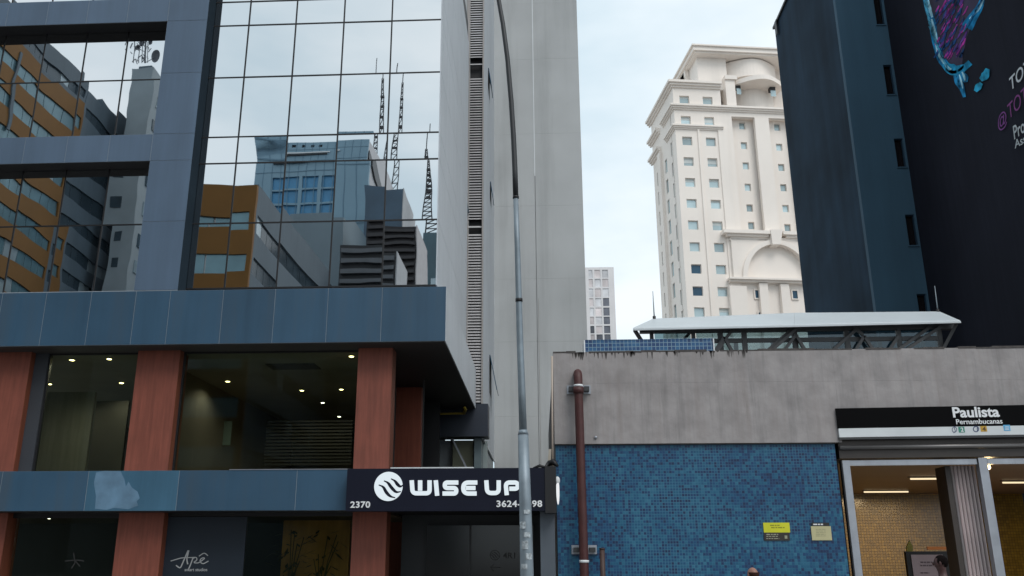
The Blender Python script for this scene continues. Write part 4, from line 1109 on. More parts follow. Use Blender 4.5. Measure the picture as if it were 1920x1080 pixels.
en = thing('entrance_frame', 'silver metal door frame with fluted folding panel in the metro opening', 'door frame', E.o, rz=E.a)
xe = lambda u, v, y: E.hit(u, v, y).x
ze = lambda u, v, y: E.hit(u, v, y).z
zh0, zh1 = ze(1700,860,.15), zc2-.055
obj('header_box', MB().box(.0, sxr, .14, .5, zh0+.02, zh1), mat('header_metal', (.05,.043,.04), .42, .4, .1, 3), en)
obj('header_rail', MB().tube([(0.02,.10,ze(1700,838,.1)), (sxr,.10,ze(1700,838,.1))], .05, 10), mat('header_rail', (.16,.155,.155), .4, .5), en, True)
fz1 = ze(1700,862,.18); fz0 = ze(1700,872,.18)
obj('frame_head', MB().box(xe(1592,867,.18), xe(1832,867,.18), .18, .30, fz0, fz1), M['steel'], en)
obj('frame_head', MB().box(xe(1851,862,.18), sxr, .18, .30, fz0, fz1), M['steel'], en)
obj('frame_post', MB().box(xe(1578.5,862,.18), xe(1592,862,.18), .16, .32, 0, fz1), M['steel'], en)
obj('frame_post', MB().box(xe(1833,862,.18), xe(1849,862,.18), .14, .34, 0, fz1+.02), M['steel'], en)
obj('frame_gasket', MB().box(.02, xe(1578,862,.18), .15, .3, 0, fz1), M['black'], en)
# fluted folded shutter
fp0, fp1 = xe(1784,877,.45), xe(1832,877,.45)
nfl = 7
for k in range(nfl):
    x0_ = fp0+(fp1-fp0)*k/nfl; x1_ = x0_+(fp1-fp0)/nfl*.66; d = .09
    obj('shutter_slat', MB().add([(x0_,.45+d,0),((x0_+x1_)/2,.45,0),(x1_,.45+d,0),(x0_,.45+d,fz0),((x0_+x1_)/2,.45,fz0),(x1_,.45+d,fz0),(x0_,.45+d+.05,0),(x1_,.45+d+.05,0),(x0_,.45+d+.05,fz0),(x1_,.45+d+.05,fz0)],
        [(0,1,4,3),(1,2,5,4),(0,3,8,6),(2,7,9,5),(6,8,9,7),(3,4,5,9,8),(0,6,7,2,1)]), mat('shutter_grey', (.80,.72,.72), .6, 0) if k == 0 else bpy.data.materials['shutter_grey'], en)
obj('flute_shade', MB().box(fp0, fp1, .60, .62, 0, fz0), mat('flute_shade', (.05,.04,.04), .7), en)  # dark sheet added so the gaps read as shade between flutes
obj('shutter_jamb', MB().box(fp1+.01, fp1+.12, 1.0, 1.1, 0, fz0), mat('shutter_jamb', (.10,.06,.05), .5), en)
obj('shutter_jamb', MB().box(fp0-.12, fp0-.01, .5, 1.1, 0, fz0), mat('shutter_jamb_b', (.05,.04,.035), .5), en)

# interior of the station: warm tiled hall
hall = mosaic('hall_mosaic', .09, [(0,(.14,.09,.010)),(1,(.34,.22,.022)),(.5,(.24,.15,.014))], (.10,.07,.015), .12, .2, False)
hall.node_tree.nodes['Principled BSDF'].inputs['Specular IOR Level'].default_value = 1.0
ceil_h = mat('hall_ceiling', (.16,.10,.07), .5, 0, .1, 1)
XH0, XH1 = XD-.6, XSr+4
zHc = P(1700,868,YC+.5).z
YHb = 31.0
obj('hall_ceiling', MB().box(XH0, XH1, YC+.5, YHb, zHc, zHc+.1), ceil_h, st)
obj('hall_wall', MB().box(XH0, XH1, YHb, YHb+.2, 0, zHc), hall, st)
obj('hall_wall', MB().box(XH0-.2, XH0, YC+.5, YHb, 0, zHc), hall, st)
tubem = emit('tube_light', (1,.80,.50), 1.15)
def tube_lamp(u0, u1, v, label, e=30):
    a, b2 = PZ(u0, v, zHc-.06), PZ(u1, v-.5, zHc-.06)
    t = thing('tube_light', label, 'ceiling light', a, 'tube lights in the metro hall')
    obj('lamp_tube', MB().tube([a, b2], .022, 8), tubem, t, True)
    obj('lamp_tray', MB().box(min(a.x,b2.x)-.05, max(a.x,b2.x)+.05, a.y-.05, a.y+.05, zHc-.02, zHc-.002), M['steel_d'], t)
    ld = bpy.data.lights.new('tube_area', 'AREA'); ld.shape = 'RECTANGLE'; ld.size = (b2-a).length; ld.size_y = .08; ld.energy = e; ld.color = (1,.74,.42)
    lo = bpy.data.objects.new('tube_area', ld); C.objects.link(lo); lo.parent = t; lo.location = (b2-a)/2 + Vector((0,0,-.05))
tube_lamp(1620, 1703, 922.5, 'long yellowish ceiling tube light, the lower left one inside the metro hall', 85)
tube_lamp(1707, 1775, 898, 'long whitish ceiling tube light, the upper right one inside the metro hall', 85)
tube_lamp(1880, 1990, 905, 'ceiling tube light right of the silver post inside the metro hall', 85)
bl = P(1852.5, 876, 20.6)
t = thing('bulb_light', 'bright orange bulb lamp beside the top of the silver post', 'lamp', bl)
obj('bulb', MB().sphere(bl, .055), emit('bulb_emit', (1,.70,.32), 9), t, True)
obj('bulb_holder', MB().tube([bl+Vector((0,0,.04)), bl+Vector((0,0,.16))], .03, 8), M['steel_d'], t)
ld = bpy.data.lights.new('bulb_light', 'POINT'); ld.energy = 6; ld.color = (1,.7,.35); ld.shadow_soft_size = .06
lo = bpy.data.objects.new('bulb_point', ld); C.objects.link(lo); lo.parent = t; lo.location = (0,-.1,-.1)
# information board inside
ib = thing('information_board', 'black framed pale poster board inside the metro hall', 'notice board', P(1742,1080,22.6))
obj('board_frame', quadbox(1708,1776,1034,1140,22.6,.12), M['black'], ib)
obj('poster', quadbox(1721,1767,1040,1140,22.47,.01), mat('poster_pink', (.42,.33,.36), .5), ib)
obj('print_lines', lines(MB(), [(1726,1750,1053,2.6),(1726,1750,1059,2.6),(1726,1742,1073,2.4)], 22.455), mat('poster_ink', (.15,.11,.13), .6), ib)
wr = tag(obj('orange_strip_sign', quadbox(1738,1792,1025,1031,24,.05), mat('orange_strip', (.50,.17,.03), .5)), 'orange strip sign above the poster board in the metro hall', 'sign')
lp = tag(obj('yellow_pennant', MB().plate([P(1706,1013,23), P(1712,1026,23), P(1711,1036,23), P(1701,1036,23), P(1700,1026,23)], (0,1,0), .06), mat('pennant_yellow', (.32,.28,.03), .5)), 'small pointed yellow sign left of the poster board', 'sign')

# ------------------------------------------------------------------ white canopy roof on the station
YK = 25.0
ck = thing('canopy_roof', 'white hipped canopy roof on dark steel posts and glass, standing on the station roof', 'canopy', (P(1490,655,YK).x, YK+2, zc1))
low = [P(1187,617,YK), P(1490,610.5,YK), P(1801,603,YK)]
top = [P(1225,599.5,YK+1.6), P(1490,588.5,YK+1.6), P(1762,586,YK+1.6)]
dn = Vector((0,0,-.06))
obj('roof_fascia', MB().plate([low[0], low[1], top[1], top[0]], (0,.3,1), .04), M['roofwhite'], ck)
obj('roof_fascia', MB().plate([low[1]+Vector((.004,0,0)), low[2], top[2], top[1]+Vector((.004,0,0))], (0,.3,1), .04), M['roofwhite'], ck)
obj('roof_edge', MB().bar(low[0]+dn*.3, low[1]+dn*.3, .05), M['roofwhite'], ck)
obj('roof_edge', MB().bar(low[1]+dn*.3, low[2]+dn*.3, .05), M['roofwhite'], ck)
obj('roof_deck', MB().plate([top[0], top[1], top[2], top[2]+Vector((0,.9,-.02)), top[1]+Vector((0,.9,-.02)), top[0]+Vector((0,.9,-.02))], (0,0,-1), .05), M['roofwhite'], ck)
YQ = YK+.45
kg = glass('canopy_glass', (.45,.55,.57), 1.6)
postu = [1223,1301.5,1352,1397,1492,1590,1688,1765]
zq1 = P(1400,612,YK).z+.12; zqm = P(1450,637,YQ).z
for u in postu:
    w_ = 8 if u in (1352,1397,1492,1590) else 6
    x_ = P(u,640,YQ).x; o = obj('canopy_post', MB().box(x_-w_*.0085, x_+w_*.0085, YQ, YQ+.14, zc1-.05, zq1), M['steel_d'], ck)
for i in range(len(postu)-1):
    xA, xB = P(postu[i],640,YQ).x, P(postu[i+1],640,YQ).x
    obj('canopy_rail', MB().box(xA+.08, xB-.08, YQ+.02, YQ+.12, zqm-.06, zqm+.06), M['steel_d'], ck)
    obj('glass_panel', MB().box(xA+.08, xB-.08, YQ+.06, YQ+.07, zqm+.07, zq1), kg, ck)
    obj('glass_panel', MB().box(xA+.08, xB-.08, YQ+.06, YQ+.07, zc1-.05, zqm-.07), kg, ck)
for (u0, v0, u1, v1, y0, y1) in ((1190,619,1210,650,YK+.2,YQ),(1345,658,1375,615,YQ-.1,YK+.4),(1340,658,1358,632,YQ-.1,YQ-.1),(1358,632,1372,658,YQ-.1,YQ-.1),(1438,658,1487,615,YQ-.1,YK+.4),(1446,658,1495,615,YQ-.15,YK+.3),
        (1470,658,1492,628,YQ-.1,YQ-.1),(1492,628,1510,658,YQ-.1,YQ-.1),(1560,658,1612,612,YQ-.1,YK+.4),(1605,655,1620,630,YQ-.1,YQ-.1),(1620,630,1636,655,YQ-.1,YQ-.1),(1618,628,1600,614,YQ-.1,YK+.4),
        (1685,655,1745,612,YQ-.1,YK+.4),(1700,655,1765,612,YQ-.12,YK+.35),(1770,652,1793,608,YQ-.1,YK+.2),(1668,655,1684,630,YQ-.1,YQ-.1),(1265,655,1300,617,YQ+.3,YK+.8)):
    obj('canopy_brace', MB().bar(P(u0,v0,y0), P(u1,v1,y1), .085), M['steel_d'], ck)
obj('canopy_head', MB().box(P(1200,617,YQ).x, P(1790,617,YQ).x, YQ-.02, YQ+.16, zq1-.16, zq1-.02), M['steel_d'], ck)
# rear row of posts and beam seen through the glass
YK2 = YK+2.4
for u in (1290,1380,1450,1560,1650,1730):
    x_ = P(u,640,YK2).x; obj('canopy_post', MB().box(x_-.06, x_+.06, YK2, YK2+.12, zc1-.05, zq1), M['steel_d'], ck)
obj('canopy_rail', MB().box(P(1230,640,YK2).x, P(1750,640,YK2).x, YK2, YK2+.12, zqm-.25, zqm-.05), M['steel_d'], ck)
for (ub, vb, ut, vt, lab) in ((1227,600,1224,546,'thin rod antenna at the left end of the white canopy roof'), (1759,587,1752.5,536,'thin pale rod antenna at the right end of the white canopy roof')):
    a, b2 = P(ub,vb,YK+1.6), P(ut,vt,YK+1.6)
    t = thing('rod_antenna', lab, 'antenna', a)
    obj('antenna_rod', MB().tube([a, b2], [.022,.010], 8), M['galv'], t, True)
    obj('antenna_foot', MB().tube([a+Vector((0,0,-.08)), a+Vector((0,0,.12))], .05, 8), M['black'], t, True)

# ------------------------------------------------------------------ street lamp post in front
YL = 11.0
lpst = thing('lamp_post', 'tall slender galvanised lamp post curving over at the top, in front of the black sign', 'street lamp', Vector((P(990,1080,YL).x, YL, .12)))
def lpt(u, v): return P(u, v, YL)
b0 = lpt(988,1080); b0 = Vector((b0.x+.01, YL, .12))
obj('pole_base', MB().tube([b0, lpt(988,1080), lpt(985,950), lpt(981,815)], [.085,.081,.074,.066], 20), M['galv'], lpst, True)
obj('pole_collar', MB().tube([lpt(981,815), lpt(980.8,806)], [.068,.050], 20), M['galv'], lpst, True)
up = [(980.6,806),(978,720),(975,640),(973,565),(970,460),(967,370)]
obj('pole_shaft', MB().tube([lpt(*p) for p in up], [.049,.046,.043,.040,.037,.034], 16), M['galv'], lpst, True)
up2 = [(967,370),(965.5,320),(963,260),(958.5,190),(951.5,110),(943,45),(935,0),(922,-52),(900,-110),(860,-180)]
obj('pole_arm', MB().tube([lpt(*p) for p in up2], [.037,.037,.036,.035,.034,.033,.032,.031,.030,.03], 16), M['pole_d'], lpst, True)
obj('pole_band', MB().tube([lpt(973.2,566), lpt(973.1,560)], .047, 16), M['black'], lpst, True)
obj('pole_band', MB().tube([lpt(967.2,372), lpt(967.1,368)], .042, 16), M['black'], lpst, True)
hd = lpt(840,-200)
obj('lamp_head', MB().sphere(hd, .38, .16, .09), M['galv'], lpst, True)
stk = mat('pale_sticker', (.42,.47,.50), .7, 0, .5, 30)
for (v, h, a) in ((985,14,-.5),(1003,10,.2),(1022,16,-.2),(1043,12,.4),(1062,10,-.4),(960,8,.3)):
    c = lpt(985+(v-950)*.023, v); mb = MB(); n = 6; r = .0835 if v > 900 else .07
    hh = h/1642*YL/2; vs = []
    for i in range(n+1):
        t = a - 1.5708 + (i/n-.5)*1.0
        for s_ in (-1, 1): vs.append((c.x+r*math.cos(t), c.y+r*math.sin(t), c.z+s_*hh*(.8+.2*random.random())))
    fs = [(2*i, 2*i+2, 2*i+3, 2*i+1) for i in range(n)]
    obj('torn_sticker', MB().add(vs, fs), stk, lpst)

# ------------------------------------------------------------------ people (only heads reach into the picture)
def person(base, h, face, label, skin, hair_c, top_c, leg_c, bald=False):
    """one continuous skinned body; face = direction angle the person looks to"""
    t = thing('person', label, 'person', base)
    s = h/1.75
    V = {'pelvis':(0,0,.95,.135,.10),'waist':(0,0,1.10,.125,.09),'chest':(0,0,1.30,.155,.105),'neck0':(0,0,1.46,.07,.065),'neck1':(0,.01,1.53,.055,.055),
         'head0':(0,.02,1.61,.078,.09),'head1':(0,.02,1.69,.072,.085)}
    for k, sg_ in (('l',-1),('r',1)):
        V[k+'hip']=(sg_*.09,0,.90,.085,.085); V[k+'kn']=(sg_*.10,.03*sg_,.50,.055,.055); V[k+'an']=(sg_*.105,-.05*sg_,.09,.038,.038); V[k+'toe']=(sg_*.12,.13-.05*sg_,.035,.035,.028)
        V[k+'sh']=(sg_*.19,0,1.41,.058,.055); V[k+'el']=(sg_*.235,-.02,1.12,.040,.040); V[k+'wr']=(sg_*.235,.07,.88,.026,.026); V[k+'hd']=(sg_*.225,.10,.80,.032,.022)
        for fi, (dx, ln) in enumerate(((-.022,.075),(-.007,.085),(.008,.08),(.022,.065))):
            V[k+'f%d'%fi]=(sg_*.225+dx,.13,.80-ln*.95,.009,.009)
        V[k+'th']=(sg_*.19,.125,.77,.010,.010)
    Eg = [('pelvis','waist'),('waist','chest'),('chest','neck0'),('neck0','neck1'),('neck1','head0'),('head0','head1')]
    for k in 'lr':
        Eg += [('pelvis',k+'hip'),(k+'hip',k+'kn'),(k+'kn',k+'an'),(k+'an',k+'toe'),('chest',k+'sh'),(k+'sh',k+'el'),(k+'el',k+'wr'),(k+'wr',k+'hd'),(k+'hd',k+'th')]+[(k+'hd',k+'f%d'%i) for i in range(4)]
    ks = list(V); me = bpy.data.meshes.new('person_body')
    me.from_pydata([Vector(V[k][:3])*s for k in ks], [(ks.index(a), ks.index(b)) for a, b in Eg], [])
    o = bpy.data.objects.new('tmp', me); C.objects.link(o)
    md = o.modifiers.new('s', 'SKIN'); sv = me.skin_vertices[0].data
    for i, k in enumerate(ks): sv[i].radius = (V[k][3]*s, V[k][4]*s); sv[i].use_root = (k == 'pelvis')
    sb = o.modifiers.new('b', 'SUBSURF'); sb.levels = 2; sb.render_levels = 2
    dg = bpy.context.evaluated_depsgraph_get(); m2 = bpy.data.meshes.new_from_object(o.evaluated_get(dg))
    bpy.data.objects.remove(o)
    ms = [mat('skin', skin, .5), mat('shirt', top_c, .85), mat('trousers', leg_c, .85), mat('shoe', (.03,.03,.03), .5)]
    m2.materials.clear()
    for x in ms: m2.materials.append(x)
    for p in m2.polygons:
        z = p.center.z/s; x = abs(p.center.x)/s; p.use_smooth = True
        p.material_index = 0 if z > 1.475 or (x > .19 and z < .9 and z > .6) else 1 if (z > .93 or x > .19) else 3 if z < .09 else 2
    b = bpy.data.objects.new('body', m2); C.objects.link(b); b.parent = t; OFF[b.name] = Vector(base)
    t.rotation_euler = (0,0,face)
    def add(nm, mb, m_):
        mm = bpy.data.meshes.new(nm); mm.from_pydata(mb.v, [], mb.f); mm.materials.append(m_)
        for p in mm.polygons: p.use_smooth = True
        q = bpy.data.objects.new(nm, mm); C.objects.link(q); q.parent = t; return q
    hz = 1.665*s
    add('head', MB().sphere((0,.02*s,hz), .077*s, .095*s, .108*s, 24, 16), ms[0])
    add('nose', MB().sphere((0,.118*s,hz-.01*s), .013*s, .02*s, .026*s, 10, 8), ms[0])
    for sg_ in (-1, 1):
        add('ear', MB().sphere((sg_*.079*s,.01*s,hz-.005*s), .010*s, .02*s, .032*s, 10, 8), ms[0])
        add('eye', MB().sphere((sg_*.030*s,.103*s,hz+.008*s), .012*s, .010*s, .008*s, 10, 8), ms[3])
    add('mouth', MB().sphere((0,.105*s,hz-.05*s), .024*s, .009*s, .006*s, 10, 8), mat('lips', (.25,.10,.09), .5))
    hm = mat('hair', hair_c, .95, 0, .3, 40, spec=.05)
    mb = MB().sphere((0,.002*s,hz+.018*s), .084*s, .100*s, .104*s, 24, 16)
    lim = (lambda p: p.y < .055*s and (p.z > hz-.03*s or p.y < -.03*s) and p.z > hz-.07*s) if not bald else (lambda p: p.y < .02*s and p.z < hz+.045*s and p.z > hz-.07*s)
    mb.f = [f for f in mb.f if all(lim(mb.v[i]) or (not bald and mb.v[i].z > hz+.06*s) for i in f)]
    add('hair', mb, hm)
    return t
pz = P(1412, 1067, 11.6)
person((pz.x, 11.6, .12), pz.z-.12+.0, R(20), 'person with thinning short brown hair, only the head top showing below the yellow notice', (.30,.15,.11), (.05,.025,.02), (.10,.03,.03), (.03,.03,.04), True)
pz = P(1764, 1045, 13.0)
person((pz.x, 13.0, .12), pz.z-.12, R(60), 'person in dark clothes with short dark hair in front of the poster board', (.07,.03,.028), (.008,.006,.006), (.015,.017,.02), (.02,.02,.025))

# ------------------------------------------------------------------ buildings across the street, seen mirrored in the panes
def RV(u, v, Yv): p = P(u, v, Yv); p.y = 2*YG - p.y; return p
ry = lambda Yv: 2*YG - Yv
orange = mat('orange_render', (.175,.080,.014), .8, 0, .08, .4); greyw = mat('grey_render', (.095,.130,.160), .8, 0, .08, .3, .08)
stripg = mat('strip_window_glass', (.13,.23,.27), .2, .3, .2, .5); paleg = mat('pale_window_glass', (.36,.44,.48), .2, .3, .2, .5); darkg = mat('dark_strip_glass', (.05,.075,.095), .2, .2, .2, .5)
whitef = mat('white_window_frame', (.5,.53,.55), .6)
def strips(parent, axis, plane, a0, a1, bandz, step, g, sign=1, wall=None, z0=0, z1=10, th=.4, name='wall'):
    """a wall with continuous window bands; axis 'y' = wall facing +Y (plane is y), 'x' = facing +X"""
    hs2 = [(a0+.4, a1-.4, b0, b1) for b0, b1 in bandz]
    if axis == 'y': obj(name, holes(MB(), plane-th, plane, a0, a1, z0, z1, hs2), wall, parent)
    else: obj(name, holes(MB(), plane-th, plane, a0, a1, z0, z1, hs2, swap=True), wall, parent)
    n = max(1, int((a1-a0-.8)/step)); d = (a1-a0-.8)/n
    for b0, b1 in bandz:
        for k in range(n):
            u0 = a0+.4+k*d+.05; u1 = u0+d-.1
            mm = g if random.random() > .12 else paleg
            if axis == 'y': obj('window', MB().box(u0, u1, plane-.2, plane-.15, b0, b1), mm, parent)
            else: obj('window', MB().box(plane-.2, plane-.15, u0, u1, b0, b1), mm, parent)
        if axis == 'y': obj('window_frames', MB().box(a0+.4, a1-.4, plane-.26, plane-.21, b0, b1), whitef, parent)
        else: obj('window_frames', MB().box(plane-.26, plane-.21, a0+.4, a1-.4, b0, b1), whitef, parent)
# B: orange fronted block
Yb = 58; zt = RV(400,346,Yb).z; XB0, XB1 = RV(308,450,Yb).x, RV(476,450,Yb).x
w0, w1 = RV(420,420,Yb).z, RV(420,396,Yb).z; w2, w3 = RV(420,513,Yb).z, RV(420,478,Yb).z
pit = w1-w3; bz = [(w3-(w3-w2)-pit*(k-1) if k else w0, w1-pit*k) for k in range(0, 6)]
bz = [(w1-pit*k-(w3-w2), w1-pit*k) for k in range(0, 12) if w1-pit*k-(w3-w2) > 1]
bb = thing('orange_office_block', 'orange and grey office block with ribbon windows, mirrored in the curtain wall', 'building', (XB0, ry(Yb), 0))
strips(bb, 'y', ry(Yb), XB0, XB1, bz, 2.1, stripg, wall=orange, z1=zt)
strips(bb, 'x', XB1, ry(Yb)-32, ry(Yb)-.4, bz, 1.7, darkg, wall=greyw, z1=zt+.2)
obj('body', MB().box(XB0, XB1-.5, ry(Yb)-32, ry(Yb)-.5, 0, zt-.3), greyw, bb)
obj('roof_hut', MB().box(XB0+1, XB0+4, ry(Yb)-8, ry(Yb)-4, zt-.3, zt+1.2), greyw, bb)
# A: long orange then grey flank at the left
Ya = 70; XA = RV(40,160,Ya).x
def yA(u, v): p = PXc(u, v, XA); return ry(p.y)
ab = thing('long_orange_flank_block', 'long orange walled block with stepped ribbon windows, mirrored in the left ribbon windows', 'building', (XA, -35, 0))
yo1 = yA(132, 300); yo0 = yA(-330, 300); yg1 = yA(283, 300)
zA = PXc(110, 96, XA).z
zo_ = zA-3.0
bandsA = [(zo_-2.2-3.25*k-1.45, zo_-2.2-3.25*k) for k in range(0, 12) if zo_-2.2-3.25*k-1.45 > 2]
strips(ab, 'x', XA, yo1, min(yo0, 4), bandsA, 1.6, stripg, wall=orange, z1=zo_)
strips(ab, 'x', XA-.05, yo1, min(yo0, 4), [(zo_+.5, zo_+1.6)], 1.4, darkg, wall=greyw, z0=zo_+.002, z1=zA+.2, name='top_storey')
obj('white_stripe', MB().box(XA, XA+.15, yA(28,150)-.25, yA(28,150)+.25, zo_-9, zo_-1.0), greyw, ab)
strips(ab, 'x', XA-.0, yg1-10, yo1-.0, [(zA-4.6, zA-3.3)]+[b for b in bandsA if b[1] < zA-5.2], 1.6, darkg, wall=greyw, z1=zA-1.2)
obj('body', MB().box(XA-22, XA-.5, yg1-10, 4, 0, zA-3.1), greyw, ab)
obj('body', MB().box(XA-22, XA-.5, yo1, 4, zA-3.09, zA), greyw, ab)
obj('roof_parapet', MB().box(XA-2, XA, yg1-10, yo1-4, zA-1.2, zA-.3), greyw, ab)
# tower with dishes
Yd = 86; dt = thing('dish_tower_block', 'grey tower block with satellite dishes and masts on its roof, mirrored in the left window', 'building', (RV(250,200,Yd).x, ry(Yd), 0))
X0, X1 = RV(233,200,Yd).x, RV(283,200,Yd).x; zd = RV(258,130,Yd).z
obj('tower_wall', MB().box(X0, X1, ry(Yd)-8, ry(Yd), 0, zd), mat('dish_tower_wall', (.28,.33,.36), .8, 0, .08, .4), dt)
for k in range(7):
    zq = zd-3-3.2*k
    obj('window', MB().box(X1+.0, X1+.08, ry(Yd)-7, ry(Yd)-1.2, zq-1.5, zq), darkg if k % 2 else paleg, dt)
    if k > 1: obj('window', MB().box(X0+.6, X0+1.6, ry(Yd)+.0, ry(Yd)+.06, zq-1.2, zq), darkg, dt)
obj('roof_slab', MB().box(X0+.6, X1-.6, ry(Yd)-5, ry(Yd)-.5, zd, zd+.6), greyw, dt)
sdm = mat('antenna_grey', (.13,.14,.16), .6, .2)
for i, (u, v0, v1) in enumerate(((246,118,70),(256,118,74),(263,118,66),(270,118,58),(276,118,78))):
    a, b2 = RV(u, v0, Yd+2), RV(u, v1, Yd+2); obj('mast', MB().tube([a, b2], .14 if i == 3 else .06, 6), sdm, dt)
rq = random.Random(5)
mb = MB()
for k in range(26):
    u, v = rq.uniform(242,280), rq.uniform(64,112); mb.bar(RV(u, v, Yd+2), RV(u+rq.uniform(-9,9), v+rq.uniform(-12,12), Yd+2), .09)
o = obj('aerial_brackets', mb, sdm, dt); o['kind'] = 'stuff'
for (u, v, r_) in ((297,105,1.0),(283,72,.5),(262,74,.6),(252,84,.4)):
    c = RV(u, v, Yd+2); mb = MB(); n = 14; vs = [c+Vector((0,-.3,0))]
    for rr, dd in ((.5,-.2),(1,.12)):
        for k in range(n): vs.append(c+Vector((math.cos(6.283*k/n)*r_*rr*.7, dd, math.sin(6.283*k/n)*r_*rr)))
    fs = [(0,1+k,1+(k+1)%n) for k in range(n)]+[(1+k,1+n+k,1+n+(k+1)%n,1+(k+1)%n) for k in range(n)]
    obj('dish', mb.add(vs, fs), sdm, dt)
    obj('dish_arm', MB().tube([c, RV(272, v+12, Yd+2)], .05, 6), sdm, dt)
# C: pale blue tower
Yc_ = 112; ct = thing('pale_blue_tower', 'pale blue panelled tower with large blue windows and twin masts, mirrored in the curtain wall', 'building', (RV(580,400,Yc_).x, ry(Yc_), 0))
X0, X1 = RV(474,400,Yc_).x, RV(690,400,Yc_).x; z1_ = RV(590,254,Yc_).z
blue_p = mat('pale_blue_panel', (.21,.34,.43), .5, .1, .06, .2, rnd=.05)
whs = []
for (ua, ub) in ((515,552),(559,592),(599,624)):
    for (va, vb) in ((328,352),(355,380),(384,408)): whs.append((RV(ua,360,Yc_).x, RV(ub,360,Yc_).x, RV(570,vb,Yc_).z, RV(570,va,Yc_).z))
sqs = [(RV(u-4,268,Yc_).x, RV(u+4,268,Yc_).x, RV(u,272,Yc_).z, RV(u,263,Yc_).z) for u in (549,570,590,609)]
obj('wall', holes(MB(), ry(Yc_)-.5, ry(Yc_), X0, X1, 0, z1_, whs+sqs), blue_p, ct)
for h in whs: obj('window', MB().box(h[0], h[1], ry(Yc_)-.45, ry(Yc_)-.35, h[2], h[3]), mat('sky_blue_glass', (.07,.26,.46), .25, .1) if h is whs[0] else bpy.data.materials['sky_blue_glass'], ct)
for h in sqs: obj('window', MB().box(h[0], h[1], ry(Yc_)-.45, ry(Yc_)-.35, h[2], h[3]), M['black'], ct)
nx = 9
mb = MB()
for k in range(1, 12):
    x_ = X0+(X1-X0)*k/12
    mb.box(x_-.05, x_+.05, ry(Yc_), ry(Yc_)+.03, z1_*.45, z1_)
for k in range(9):
    z_ = z1_-3.1*(k+.7); 
    if not any(h[2]-.3 < z_ < h[3]+.3 for h in whs+sqs): mb.box(X0, X1, ry(Yc_)+.035, ry(Yc_)+.06, z_-.05, z_+.05)
o = obj('panel_joints', mb, mat('panel_joint', (.12,.22,.30), .6), ct)
obj('sign_band', MB().box(RV(512,292,Yc_).x, RV(632,292,Yc_).x, ry(Yc_)+.07, ry(Yc_)+.3, RV(580,294,Yc_).z, RV(580,290,Yc_).z), M['white'], ct)
obj('sign_band', MB().box(RV(520,300,Yc_).x, RV(626,300,Yc_).x, ry(Yc_)+.07, ry(Yc_)+.4, RV(580,301,Yc_).z, RV(580,297,Yc_).z), M['dark'], ct)
obj('tower_body', MB().box(X0, X1-.1, ry(Yc_)-28, ry(Yc_)-.5, 0, z1_-.1), mat('tower_pale_side', (.50,.50,.52), .7, 0, .05, .2), ct)
obj('side_stripe', MB().plate([(X1-.09, ry(Yc_)-1, z1_-3), (X1-.09, ry(Yc_)-27, z1_-12), (X1-.09, ry(Yc_)-27, z1_-14.5), (X1-.09, ry(Yc_)-1, z1_-5)], (1,0,0), .2), M['dark'], ct)
lat = mat('mast_dark', (.03,.03,.035), .6)
def mast(u0, u1, vb, vt, Yv, lab, parent=None, wd=1.1):
    a, b2 = RV(u0, vb, Yv), RV(u1, vt, Yv); t = thing('radio_mast', lab, 'antenna', a)
    n = 16; mb = MB()
    for k in range(n):
        p, q = a.lerp(b2, k/n), a.lerp(b2, (k+1)/n); w1_ = wd*(1-k/n)*.5+.12; w2_ = wd*(1-(k+1)/n)*.5+.12
        for s_ in (-1, 1):
            mb.bar(p+Vector((s_*w1_,0,0)), q+Vector((s_*w2_,0,0)), .16)
        mb.bar(p+Vector((-w1_,0,0)), q+Vector((w2_,0,0)), .11); mb.bar(p+Vector((-w1_,0,0)), p+Vector((w1_,0,0)), .12)
    obj('lattice', mb, lat, t)
    mb = MB(); 
    for k in range(6): 
        p = a.lerp(b2, .45+.08*k); mb.box(p.x-.33, p.x+.33, p.y-.2, p.y+.2, p.z-.15, p.z+.2)
    obj('aerial_elements', mb, lat, t)
    obj('mast_tip', MB().tube([b2, b2+Vector((0,0,4))], .08, 6), lat, t)
mast(710, 714, 400, 152, 130, 'dark lattice radio mast, left of the twin masts mirrored in the curtain wall')
mast(732, 747, 400, 155, 130, 'dark lattice radio mast, right of the twin masts mirrored in the curtain wall')
mast(803, 806, 430, 290, 112, 'thin dark radio mast mirrored near the right edge of the curtain wall', wd=1.4)
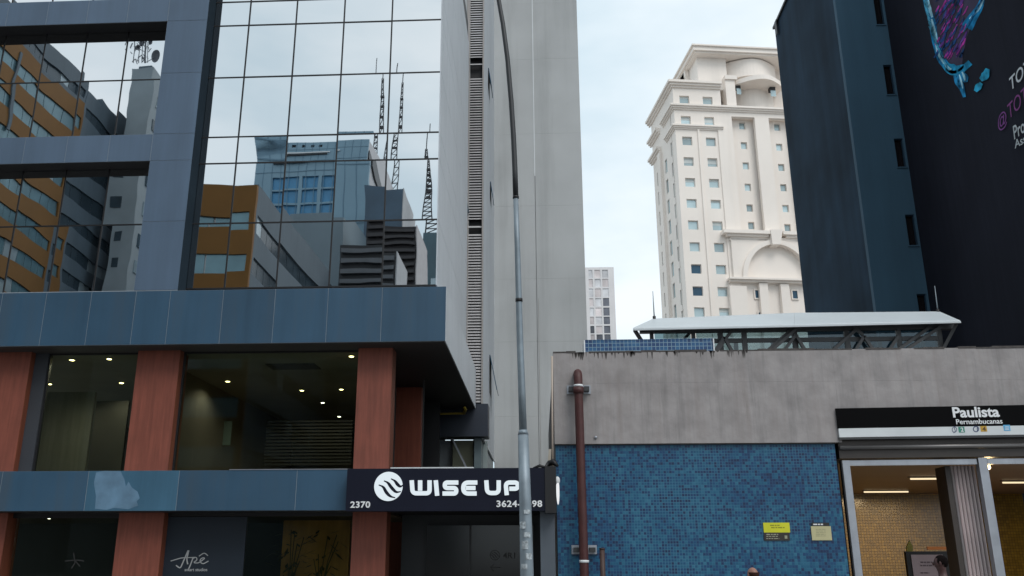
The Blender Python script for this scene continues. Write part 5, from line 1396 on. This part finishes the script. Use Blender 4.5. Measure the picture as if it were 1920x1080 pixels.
# side blocks below the tower
def block(name, u0, u1, v, Yv, m_, label, dep=12, vref=480, roof=None, slats=None, smat=None, side=None):
    X0, X1 = RV(u0,vref,Yv).x, RV(u1,vref,Yv).x; z_ = RV((u0+u1)/2, v, Yv).z
    t = thing(name, label, 'building', ((X0+X1)/2, ry(Yv), 0))
    obj('wall', MB().box(X0, X1, ry(Yv)-dep, ry(Yv), 0, z_), m_, t)
    if side: obj('side_wall', MB().box(X1, X1+.1, ry(Yv)-dep, ry(Yv)+.05, 0, z_+.1), side, t)
    if slats:
        zq = z_-.4
        while zq > 6:
            obj('slat', MB().box(X0+.15, X1-.15, ry(Yv)+.02, ry(Yv)+.35, zq-slats*.42, zq), smat, t); zq -= slats
    return t, X0, X1, z_
block('grey_concrete_block', 530, 650, 402, 92, mat('concrete_block_blue', (.20,.26,.30), .8, 0, .06, .3), 'plain grey concrete block mirrored below the pale blue tower', 16)
block('dark_glass_block', 684, 752, 349, 104, mat('dark_glass_wall', (.045,.085,.13), .3, .1, .3, .2), 'dark glass block mirrored right of the pale blue tower', 10, 400, side=mat('pale_side_a', (.45,.45,.46), .7))
block('tall_louvred_block', 684, 775, 418, 88, mat('brown_black_wall', (.018,.016,.020), .6), 'tall dark louvred plant block mirrored in the curtain wall', 8, 480, slats=.75, smat=mat('slat_brown', (.035,.032,.036), .5), side=mat('pale_side_b', (.46,.44,.45), .7))
block('low_louvred_block', 645, 740, 467, 80, mat('grey_black_wall', (.02,.022,.026), .6), 'low louvred plant block with pale slats mirrored in the curtain wall', 6, 500, slats=.9, smat=mat('slat_grey', (.11,.12,.135), .5), side=mat('pale_side_c', (.40,.41,.43), .7))
t, X0, X1, z_ = block('teal_block', 787, 860, 428, 105, mat('teal_wall', (.07,.13,.16), .5, 0, .1, .3, .1), 'teal grey block mirrored at the right edge of the curtain wall', 12)
for k in range(2): obj('window', MB().box(X0+1+k*2.2, X0+2.4+k*2.2, ry(105)+.02, ry(105)+.1, RV(800,524,105).z, RV(800,510,105).z), paleg, t)
